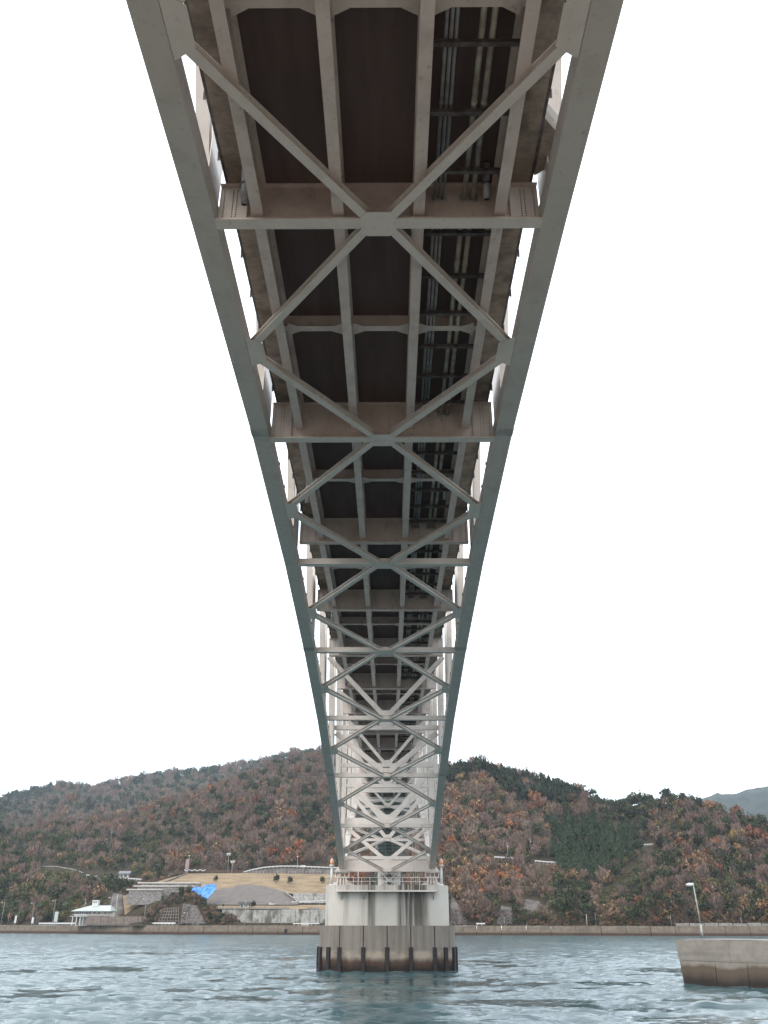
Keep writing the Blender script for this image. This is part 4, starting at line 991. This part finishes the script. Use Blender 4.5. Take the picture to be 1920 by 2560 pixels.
pole(276, 2115, 278, 2074, 850, 'utility pole with crossarms in the wood above the hut', 'wires', .2, 'utility pole', 'utility poles in the woods', 'utility_pole')
pole(1270, 2142, 1267, 2106, 646, 'utility pole with crossarms above the guard rail in the russet woods', 'wires', .16, 'utility pole', 'utility poles in the woods', 'utility_pole')
pole(1326, 2122, 1325, 2094, 650, 'utility pole between the russet woods and the cedar plantation', 'wires', .14, 'utility pole', 'utility poles in the woods', 'utility_pole')
pole(1162, 2116, 1160, 2103, 650, 'utility pole poking out of the trees by the white pier', 'wires', .16, 'utility pole', 'utility poles in the woods', 'utility_pole')
pole(1649, 2098, 1646, 2065, 690, 'utility pole at the head of the green gully', 'wires', .16, 'utility pole', 'utility poles in the woods', 'utility_pole')
pole(1542, 2184, 1541, 2166, 640, 'thin pole at the edge of the cedar plantation', r=.12)
pole(1812, 2080, 1811, 2066, 712, 'utility pole above the golden tree on the wooded knoll', 'wires', .14, 'utility pole', 'utility poles in the woods', 'utility_pole')
# signboards
for c, p0, p1, w_, lab in ((138, 2279, 2306, 2.6, 'upright pale green and white signboard beside the tall lamp post'), (38, 2289, 2303, 1.4, 'narrow white sign on two legs at the overgrown road end'), (81, 2293, 2304, 1.6, 'small white cabinet at the foot of the lamp post')):
    Y = shoreY(c)+9.5; b = at(c, p1, Y); b.z = Q; t = thing('signboard', b, lab, 'sign'); zt = at(c, p0, Y).z
    MB().box(b.x-w_/2, b.x+w_/2, Y, Y+.15, Q+(zt-Q)*.25, zt).build('board', M['white' if c != 138 else 'roof_green'], t)
    for s in (-1, 1): MB().box(b.x+s*w_*.42-.08, b.x+s*w_*.42+.08, Y+.02, Y+.13, Q-.3, Q+(zt-Q)*.245).build('leg', M['pole'], t)
# fences on the bank
fe = thing('fence', at(530, 2184, 741), 'brown post fence with long rails along the top of the dry grass bank', 'fence')
for i in range(27):
    c = 478+i*5.; b = at(c, 2184, 742); MB().box(b.x-.12, b.x+.12, b.y-.1, b.y+.1, b.z-.6, b.z+(5.5 if c < 590 else 2.5)).build('post', M['wood'], fe)
a_, b_ = at(476, 2180, 742.2), at(608, 2183, 742.2)
for z in (1.4, 2.1): MB().beam(a_+Zr*z, b_+Zr*(z-.6), .12, .9).build('rail', M['wood'], fe)
bd = thing('backboard', at(466, 2184, 740), 'tall faded pink board panel beside the lamp post on the bank', 'board')
a_ = at(466, 2184, 740); MB().box(a_.x-1.6, a_.x+1.4, 740, 740.3, a_.z-.4, a_.z+11).build('board', M['pink'], bd)
for s in (-1.4, 1.2): MB().box(a_.x+s-.1, a_.x+s+.1, 740.303, 740.5, a_.z-.5, a_.z+11.3).build('post', M['wood'], bd)
aw = thing('awning', at(490, 2182, 739), 'low white scalloped awning stretched along the bank fence', 'awning')
a_ = at(461, 2176, 739.4)
for i in range(4):
    c0, c1 = 460+i*13.5, 473+i*13.5; p0, p1 = at(c0, 2175, 739.4), at(c1, 2175, 739.4); pm = (p0+p1)/2-Zr*.9
    MB().add([p0, pm, p1, p0+Zr*.5, pm+Zr*.5, p1+Zr*.5]+[q+Vector((0, 1.2, 0)) for q in (p0, pm, p1, p0+Zr*.5, pm+Zr*.5, p1+Zr*.5)], [(0,1,4,3),(1,2,5,4),(6,9,10,7),(7,10,11,8),(3,4,10,9),(4,5,11,10),(0,6,7,1),(1,7,8,2),(0,3,9,6),(2,8,11,5)]).build('panel', M['white'], aw)
rfn = thing('fence', at(720, 2188, 740), 'low grey mesh-post fence below the curving road rail', 'fence')
for i in range(24):
    c = 640+i*9; b = at(c, 2186, 741); MB().box(b.x-.1, b.x+.1, b.y-.08, b.y+.08, b.z-.5, b.z+2.4).build('post', M['pole'], rfn)
a_, b_ = at(640, 2185, 741.2), at(850, 2187, 741.2)
for z in (.8, 1.6): MB().beam(a_+Zr*z, b_+Zr*z, .08, .18).build('rail', M['wood'], rfn)
em = poly_sheet([(606,2186,743,2184,745),(640,2186,743,2176,746.5),(700,2186,743,2171,749),(850,2187,743,2174,753)], 'road_embankment', M['rock'], 30, 4, .2); tag(em, kind='structure')

# ------------------------------------------------------------------ vegetation
def quads_from(cen, ax, bx):
    v = np.stack([cen-ax-bx, cen+ax-bx, cen+ax+bx, cen-ax+bx], 1); return v     # (n,4,3)
def unit(v): return v/np.maximum(np.linalg.norm(v, axis=-1, keepdims=True), 1e-6)
def crown(kind, n, seed):
    r = np.random.default_rng(seed)
    if kind == 'conifer':
        h = r.random(n)**.8; rad = (1-h)*.42*(.55+.5*r.random(n))+.02; an = r.random(n)*6.283
        cen = np.stack([np.cos(an)*rad, np.sin(an)*rad, .12+h*.9], -1)
        o = np.stack([np.cos(an), np.sin(an), -.55+0*an], -1); s = np.stack([-np.sin(an), np.cos(an), 0*an], -1)
        L = (.05+.11*(1-h))[:, None]; return quads_from(cen, unit(o)*L*1.3, unit(s+r.normal(0, .3, (n, 3)))*L*.75), .65+.7*r.random(n)
    k = 9; d = unit(r.normal(0, 1, (k, 3))); d[:, 2] = np.abs(d[:, 2])*.9-.15
    cc_ = d*np.array([.62, .62, .5])*(.55+.5*r.random((k, 1)))+[0, 0, .58]; cr_ = .30+.16*r.random(k)
    if kind == 'bare':
        nb = int(n*.62); idx = r.integers(0, k, n)
        cen = cc_[idx]+unit(r.normal(0, 1, (n, 3)))*(cr_[idx]*r.random(n)**.4)[:, None]
        o = unit(cen-[0, 0, .1])+r.normal(0, .28, (n, 3)); o[:, 2] += .35; o = unit(o); s = unit(np.cross(o, r.normal(0, 1, (n, 3))))
        L = .13+.14*r.random(n); W = np.where(np.arange(n) < nb, .022, .05)*(.7+.8*r.random(n)); L = np.where(np.arange(n) < nb, L, .07)
        return quads_from(cen, o*L[:, None], s*W[:, None]), .5+1.0*r.random(n)
    idx = r.integers(0, k, n); u = unit(r.normal(0, 1, (n, 3)))
    cen = cc_[idx]+u*(cr_[idx]*r.random(n)**.25)[:, None]
    o = unit(np.cross(u, r.normal(0, 1, (n, 3)))+u*.35*r.normal(0, 1, (n, 1))); s = unit(np.cross(u, o))
    L = .055+.06*r.random((n, 1)); return quads_from(cen, o*L, s*L*.75), .55+.9*r.random(n)
PROTO = {k: [crown(k, nq, 50+i+hash_) for i in range(5)] for k, nq, hash_ in (('broad', 122, 0), ('bare', 145, 20), ('conifer', 140, 40))}
COLS = {'mauve': (.158, .118, .104), 'brown': (.175, .118, .082), 'tan': (.185, .130, .078), 'green': (.058, .070, .036), 'olive': (.095, .092, .043), 'dark': (.036, .045, .027), 'orange': (.225, .105, .060), 'gold': (.25, .155, .066), 'lime': (.13, .135, .05), 'greybrown': (.145, .116, .097)}
KIND = {'mauve': 'bare', 'brown': 'broad', 'tan': 'broad', 'green': 'broad', 'olive': 'broad', 'dark': 'broad', 'orange': 'broad', 'gold': 'broad', 'lime': 'broad', 'greybrown': 'bare'}
def inpoly(px, py, poly):
    r = np.zeros(px.shape, bool); n = len(poly); j = n-1
    for i in range(n):
        xi, yi = poly[i]; xj, yj = poly[j]
        c = ((yi > py) != (yj > py)) & (px < (xj-xi)*(py-yi)/((yj-yi) or 1e-9)+xi); r ^= c; j = i
    return r
OPEN = [[(350,2214),(380,2203),(420,2190),(470,2178),(560,2178),(606,2182),(640,2172),(700,2165),(860,2166),(860,2325),(312,2325),(312,2262),(312,2232),(330,2214)],
        [(168,2258),(290,2258),(325,2325),(165,2325)], [(262,2232),(318,2232),(318,2290),(262,2290)],
        [(290,2172),(330,2172),(330,2202),(290,2202)], [(95,2165),(215,2176),(360,2196),(360,2214),(205,2202),(95,2184)],
        [(1376,2052),(1610,2062),(1600,2120),(1480,2205),(1376,2150)],
        [(1230,2138),(1304,2140),(1306,2172),(1228,2170)], [(1331,2148),(1446,2146),(1447,2182),(1331,2184)], [(1594,2108),(1640,2108),(1642,2134),(1592,2134)],
        [(1640,2118),(1665,2128),(1600,2190),(1520,2262),(1480,2262),(1540,2190)],
        [(1240,2262),(1284,2262),(1286,2325),(1238,2325)], [(1308,2244),(1350,2250),(1384,2294),(1304,2292)], [(1120,2230),(1150,2262),(1178,2325),(1120,2325)]]
TREES.update({k_: bvh(bpy.data.objects[n_]) for k_, n_ in (('mound', 'mound'), ('bank', 'dry_grass_bank'), ('net', 'netted_slope'), ('plateau', 'plateau'))})
pts = []
for gx in np.arange(-30, 1960, 12.):
    for gy in np.arange(1860, 2316, 8.0):
        q = sight(gx+rnd.uniform(-7, 7), gy+rnd.uniform(-5, 5))
        if q is not None: pts.append((q.x, q.y, q.z))
tc2 = np.concatenate([rng.uniform(-420, -40, 450), rng.uniform(1970, 2360, 450), rng.uniform(-40, 1960, 420), rng.uniform(-40, 900, 620)]); tv2 = np.concatenate([rng.uniform(1.5, 6.1, 900), rng.uniform(5.92, 6.1, 420), rng.uniform(7.86, 8.05, 620)])
gp_ = np.concatenate([np.array(pts), ground(tc2, tv2)]); px, py = proj(gp_); keep = np.ones(len(px), bool)
for pl_ in OPEN: keep &= ~inpoly(px, py, pl_)
gp_, px, py = gp_[keep], px[keep], py[keep]; tc_ = px; tv = np.interp(gp_[:, 1], [600, 850, 1150, 2300], [2, 4.5, 6., 8.])
patch = vnoise(tc_/80+5, tv*3.+2, 31)+.5*vnoise(tc_/30+8, tv*7.+1, 33)
def pick(pxi, pyi, t, pn):
    r = rnd.random()+pn*.8
    if pxi < 400 and pyi > 2095: tab = [(.42,'green'),(.60,'dark'),(.74,'olive'),(.88,'brown'),(9,'mauve')]
    elif pxi < 860:
        tab = [(.12,'dark'),(.22,'green'),(.54,'mauve'),(.78,'greybrown'),(.95,'brown'),(1.02,'tan'),(9,'orange')]
        if t > 6.6: tab = [(.48,'dark'),(.62,'green'),(.85,'mauve'),(1.0,'greybrown'),(9,'brown')]
    elif pxi < 1390: tab = [(.10,'green'),(.18,'dark'),(.50,'mauve'),(.72,'greybrown'),(.93,'brown'),(1.0,'tan'),(9,'orange')]
    elif pxi < 1560: tab = [(.3,'dark'),(.48,'green'),(.72,'mauve'),(.92,'brown'),(9,'tan')]
    else: tab = [(.22,'green'),(.46,'dark'),(.60,'olive'),(.82,'mauve'),(.97,'brown'),(1.06,'tan'),(9,'orange')]
    for a_, k_ in tab:
        if r < a_: return k_
    return tab[-1][1]
VV, CC_ = [], []
def plant(pos, rad, hgt, colname, kind=None, jit=.12):
    q, br = PROTO[kind or KIND[colname]][rnd.randrange(5)]
    a_ = rnd.uniform(0, 6.283); c, s = math.cos(a_), math.sin(a_)
    v = q.reshape(-1, 3); x = v[:, 0]*rad; y = v[:, 1]*rad; z = v[:, 2]*hgt
    VV.append(np.stack([pos[0]+x*c-y*s, pos[1]+x*s+y*c, pos[2]+z-.6], -1))
    tint = 1+rnd.uniform(-jit, jit)*1.6; col = np.array(COLS[colname])*(1.34 if pos[0] < 150 else 1.12)*np.array([1.10, 1., .92])*tint*(1+np.array([rnd.uniform(-jit, jit) for _ in range(3)])*.5)
    CC_.append(np.repeat(np.outer(br, col), 4, 0))
for i in range(len(px)):
    cn = pick(px[i], py[i], tv[i], patch[i]); far = np.interp(tv[i], [2, 5, 6.2, 8.], [.85, 1.12, 1.25, 2.3])
    rad = (rnd.uniform(2.5, 4.8) if rnd.random() < .74 else rnd.uniform(5., 7.2))*far; hg = rad*rnd.uniform(1.15, 1.6)
    if cn in ('mauve', 'greybrown'): hg *= 1.12
    plant(gp_[i], rad, hg, cn)
def flush(name):
    global VV, CC_
    v = np.concatenate(VV); c = np.concatenate(CC_); q = np.arange(len(v)).reshape(-1, 4)
    o = link_mesh(name, np_mesh(name, v, q, c), M['leaf']); VV, CC_ = [], []; return o
tag(flush('forest'), 'dense mixed wood of bare, brown and evergreen trees covering the hills', 'forest', kind='stuff')
# low scrub: the mound, the gully, the slope feet and the field edges
def scrub(poly, n, cols_, r0, r1, Yf=None, hmul=.9, on=('hill', 'mound')):
    xs_ = [p[0] for p in poly]; ys_ = [p[1] for p in poly]; k = 0
    while k < n:
        c, p = rnd.uniform(min(xs_), max(xs_)), rnd.uniform(min(ys_), max(ys_))
        if not inpoly(np.array([c]), np.array([p]), poly)[0]: continue
        q = sight(c, p, on); k += 1 if q is None else 0
        if q is None: continue
        r = rnd.uniform(r0, r1); plant((q.x, q.y, q.z-r*.4), r, r*hmul*rnd.uniform(.9, 1.4), rnd.choice(cols_)); k += 1
mY = lambda c, p: MF+1+(2312-p)/90*14
scrub([(345,2300),(395,2262),(425,2238),(450,2220),(470,2222),(500,2246),(545,2270),(600,2300),(560,2308),(520,2308),(498,2262),(458,2252),(415,2268),(388,2308)], 240, ['brown','dark','greybrown','mauve','dark','dark'], 1.5, 3.2, mY, 1.2)
scrub([(520,2290),(560,2285),(606,2306),(520,2310)], 50, ['dark','green','brown'], 1.3, 2.2, lambda c, p: 606+(2312-p)/30*5)
scrub([(1640,2120),(1662,2130),(1600,2190),(1520,2262),(1482,2262),(1540,2190)], 330, ['lime','olive','olive','green','green'], 1.4, 2.6, lambda c, p: 582+(2300-p)*.46, .7)
scrub([(1380,2040),(1560,2040),(1560,2058),(1380,2062)], 90, ['lime','tan','olive'], 1.2, 2.4, lambda c, p: 800-(p-2040)*1.5, .6)
scrub([(1330,2316),(1480,2312),(1470,2262),(1400,2255),(1300,2290)], 130, ['brown','tan','mauve','brown'], 1.6, 3., lambda c, p: 571+(2316-p)*.5)
scrub([(0,2300),(170,2300),(170,2270),(0,2270)], 150, ['dark','green','brown','olive','mauve'], 2.4, 4.2, lambda c, p: shoreY(c)+17+(2300-p)*.6)
scrub([(155,2290),(215,2290),(215,2248),(185,2244),(155,2262)], 70, ['olive','tan','lime','olive'], 2., 3.4, lambda c, p: 656+(2290-p)*.5)
scrub([(1500,2314),(1920,2314),(1920,2282),(1500,2290)], 260, ['brown','brown','tan','olive','mauve'], 1.8, 3.2, lambda c, p: 571+(2316-p)*.5)
scrub([(560,2312),(728,2312),(728,2303),(560,2305)], 70, ['olive','brown','dark'], .7, 1.3, lambda c, p: 612)
scrub([(535,2216),(590,2214),(580,2219),(540,2224)], 60, ['lime'], .6, 1.0, None, .5, ('bank', 'net'))
scrub([(630,2266),(725,2266),(725,2271),(630,2271)], 60, ['olive','tan','brown'], .5, .9, None, .6, ('plateau',))
scrub([(355,2214),(380,2205),(440,2190),(470,2182),(470,2176),(380,2196),(340,2212)], 80, ['green','brown','dark','mauve'], 2, 3.2, lambda c, p: 740-(c-470)*-.4)
scrub([(226,2262),(226,2238),(262,2238),(270,2262)], 70, ['dark','green','olive','brown'], 1.6, 2.8)
scrub([(268,2290),(312,2290),(312,2282),(268,2284)], 30, ['brown','tan'], .9, 1.5)
scrub([(300,2236),(345,2236),(335,2206),(300,2206)], 60, ['brown','mauve','dark'], 2, 3.2)
tag(flush('scrub'), 'low scrub and brambles over the banks, mound, gully and slope feet', 'scrub', kind='stuff')

# --- individual trees: one set of meshes per kind, copied
def tree_meshes(kind, col, seed, nq):
    q, br = crown(kind, nq, seed); v = q.reshape(-1, 3)
    c = np.repeat(np.outer(br, np.array(col)), 4, 0)
    cm = np_mesh('crown', v, np.arange(len(v)).reshape(-1, 4), c); cm.materials.append(M['leaf_own'])
    t = MB(); r_ = random.Random(seed)
    top = .95 if kind == 'conifer' else .55
    t.tube((0, 0, -.15), (0, 0, top), .05 if kind == 'conifer' else .06, 7, .012)
    if kind != 'conifer':
        for k in range(6):
            a_ = k*1.05+r_.uniform(-.3, .3); z = .2+.05*k
            t.tube((0, 0, z), (math.cos(a_)*.5, math.sin(a_)*.5, z+.35), .022, 5, .006)
    tm = bpy.data.meshes.new('trunk'); tm.from_pydata(t.v, [], t.f); tm.materials.append(M['bark'])
    return cm, tm
TM = {}
for nm, kind, col, nq in (('orange','broad',COLS['orange'],260),('gold','broad',COLS['gold'],260),('cedar','conifer',(.050,.068,.036),230),('pine','conifer',(.040,.046,.028),200),('evergreen','broad',(.042,.050,.028),260),('shrub','broad',(.060,.058,.032),220)):
    TM[nm] = [tree_meshes(kind, col, 300+i*7+len(nm), nq) for i in range(4)]
def tree(nm, name, pos, rad, hgt, label, group, cat='tree'):
    o = bpy.data.objects.new(name, None); COL.objects.link(o); o.location = pos; o.rotation_euler = (0, 0, rnd.uniform(0, 6.28)); o.scale = (rad, rad, hgt)
    tag(o, label, cat, group); cm, tm = rnd.choice(TM[nm])
    for n_, me in (('crown', cm), ('trunk', tm)):
        p = bpy.data.objects.new(n_, me); COL.objects.link(p); p.parent = o
    return o
def on_hill(c, p):
    """where the sight line at photo point (c,p) meets the hillside"""
    q = sight(c, p)
    if q is not None: return q
    t = np.linspace(1.4, 6.1, 240); g_ = ground(np.full(240, float(c)), t); y_ = proj(g_)[1]
    k = int(np.argmax(y_ < p)) if (y_ < p).any() else 239
    return Vector(g_[k])
def sc(pos): return (pos.y*math.cos(TH)+(pos.z-H)*math.sin(TH))/F
for c, p, w_ in ((1190,2030,20),(1204,2042,17),(1340,2022,26),(1352,2034,20),(1330,2038,18),(1288,2068,22),(1298,2078,16),(1130,2064,20),(1118,2075,18),(1104,2140,17),(1108,2156,18),(1155,2195,15),(1206,2172,17),(1212,2206,21),(1196,2214,16),(1150,1948,20),(1205,1960,18),(1246,2036,16),(1145,2010,17),(1168,2054,18),(1152,2074,18),(1250,2010,13),(1165,2105,14),(1290,2150,12),
                 (1888,2112,30),(1908,2118,24),(1872,2108,20),(1818,2034,20),(1848,2050,22),(1600,2270,18),(1716,2176,13),(1782,2122,15),(1795,2190,20),(1520,2300,15),(445,2038,16),(430,2048,15),(180,2014,18),(605,2022,16),(640,2018,18),(810,1985,16),(740,1940,16),(545,2040,16),(720,2055,14),(380,2060,14),(700,1992,14)):
    q = on_hill(c, p); s = sc(q); right = c > 900
    tree('orange', 'russet_tree', q-Zr*.5, w_*s*.95, w_*s*1.5, 'russet-orange leafed tree among bare trees on the hills around the cedar plantation' if right else 'dull orange leafed tree among mauve bare trees on the hill above the dry grass bank', 'russet trees around the plantation' if right else 'russet trees above the grass bank')
for c, p, w_ in ((1840,2108,20),(1858,2106,20),(715,2092,14),(450,2036,12),(745,2044,11),(1232,2108,12),(1265,2215,16),(1160,1955,14),(1205,1978,10)):
    q = on_hill(c, p); s = sc(q)
    tree('gold', 'golden_tree', q-Zr*.5, w_*s, w_*s*1.5, 'golden-yellow leafed tree standing out in the brown wood', 'golden trees')
for i in range(150):
    while True:
        c, p = rnd.uniform(1378, 1608), rnd.uniform(2068, 2205)
        if inpoly(np.array([c]), np.array([p]), [(1376,2075),(1400,2066),(1608,2074),(1596,2125),(1545,2180),(1480,2206),(1440,2195),(1376,2150)])[0]: break
    q = on_hill(c, p); s = sc(q); h_ = rnd.uniform(32, 46)*s
    tree('cedar', 'cedar_tree', q-Zr*.5, h_*.55, h_, 'dark green pointed cedar in the dense plantation above the shore', 'cedars of the plantation')
rp = [(1118,1919),(1161,1898),(1254,1902),(1311,1916),(1355,1925),(1398,1942),(1442,1957),(1500,1980),(1557,2008)]
for i in range(78):
    c = 1112+i*5.85+rnd.uniform(-2.5, 2.5); p = float(np.interp(c, *zip(*rp))); row = i % 2
    g_ = ground(np.array([c]), np.array([5.96-.18*rnd.random()-row*.14]))[0]; q = Vector(g_); s = sc(q); pg = float(proj(g_)[1])
    h_ = max(14, min(44, pg-p+rnd.uniform(-7, 6)+row*4))*s
    if rnd.random() < .72: tree('pine', 'ridge_conifer', q-Zr*1., h_*rnd.uniform(.6, .8), h_*1.04, 'dark pointed conifer in the row along the ridge above the cedar plantation', 'conifers on the ridge')
    else: tree('evergreen', 'ridge_evergreen', q-Zr*1., h_*.55, h_*1.0, 'dark rounded evergreen in the row along the ridge above the cedar plantation', 'evergreens on the ridge')
for c, p, w_ in ((1646,2006,12),(1655,2002,14),(1668,2004,16),(1712,2004,24),(1728,2006,18),(1750,2006,20),(1768,2014,18),(1790,2026,18),(1590,2012,13),(1610,2008,13),(1560,2040,18),(1572,2052,20),(1600,2130,16),(1655,2120,18),(1820,2075,20),(1860,2080,20),(1900,2075,20),(1780,2200,20),(1830,2200,22),(1880,2230,22),(1720,2240,20)):
    q = on_hill(c, p); s = sc(q)
    tree('evergreen', 'evergreen_tree', q-Zr*.5, w_*s, w_*s*1.5, 'dark rounded evergreen tree on the wooded knoll behind the breakwater', 'evergreens on the knoll')
for c, p, w_, lab in ((692,2208,11,'grey-green round shrub on the dry grass bank, farthest from the pier'), (725,2209,9,'dark shrub with pale stakes at its foot on the dry grass bank'), (806,2209,9,'dark shrub on the dry grass bank next to the pier top'), (540,2205,8,'low flat shrub on the dry grass bank above the blue tarpaulin'), (634,2270,9,'bushy shrub beside the dark-roofed shed'), (558,2266,3.5,'tiny dark conifer-like bush on the plateau edge')):
    Y = 690+(2209-p)*1.1 if p < 2230 else 633.; q = sight(c, p, ('bank', 'plateau', 'net')) or at(c, p, Y); s = sc(q)
    tree('shrub', 'shrub', q-Zr*.4, w_*s*1.05, w_*s*1.75, lab, None, 'shrub')

# ------------------------------------------------------------------ air
hz_ = MB().box(-5200, 5200, -1000, 5200, -9, 640); ho_ = hz_.build('haze', None)
hm = bpy.data.materials.new('haze_air'); hm.use_nodes = True; ht = hm.node_tree; ht.nodes.clear()
hv = ht.nodes.new('ShaderNodeVolumePrincipled'); hv.inputs['Color'].default_value = (.74, .87, 1., 1); hv.inputs['Density'].default_value = 6.2e-5; hv.inputs['Anisotropy'].default_value = .2
hout = ht.nodes.new('ShaderNodeOutputMaterial'); ht.links.new(hv.outputs[0], hout.inputs['Volume']); ho_.data.materials.append(hm)
tag(ho_, kind='stuff')
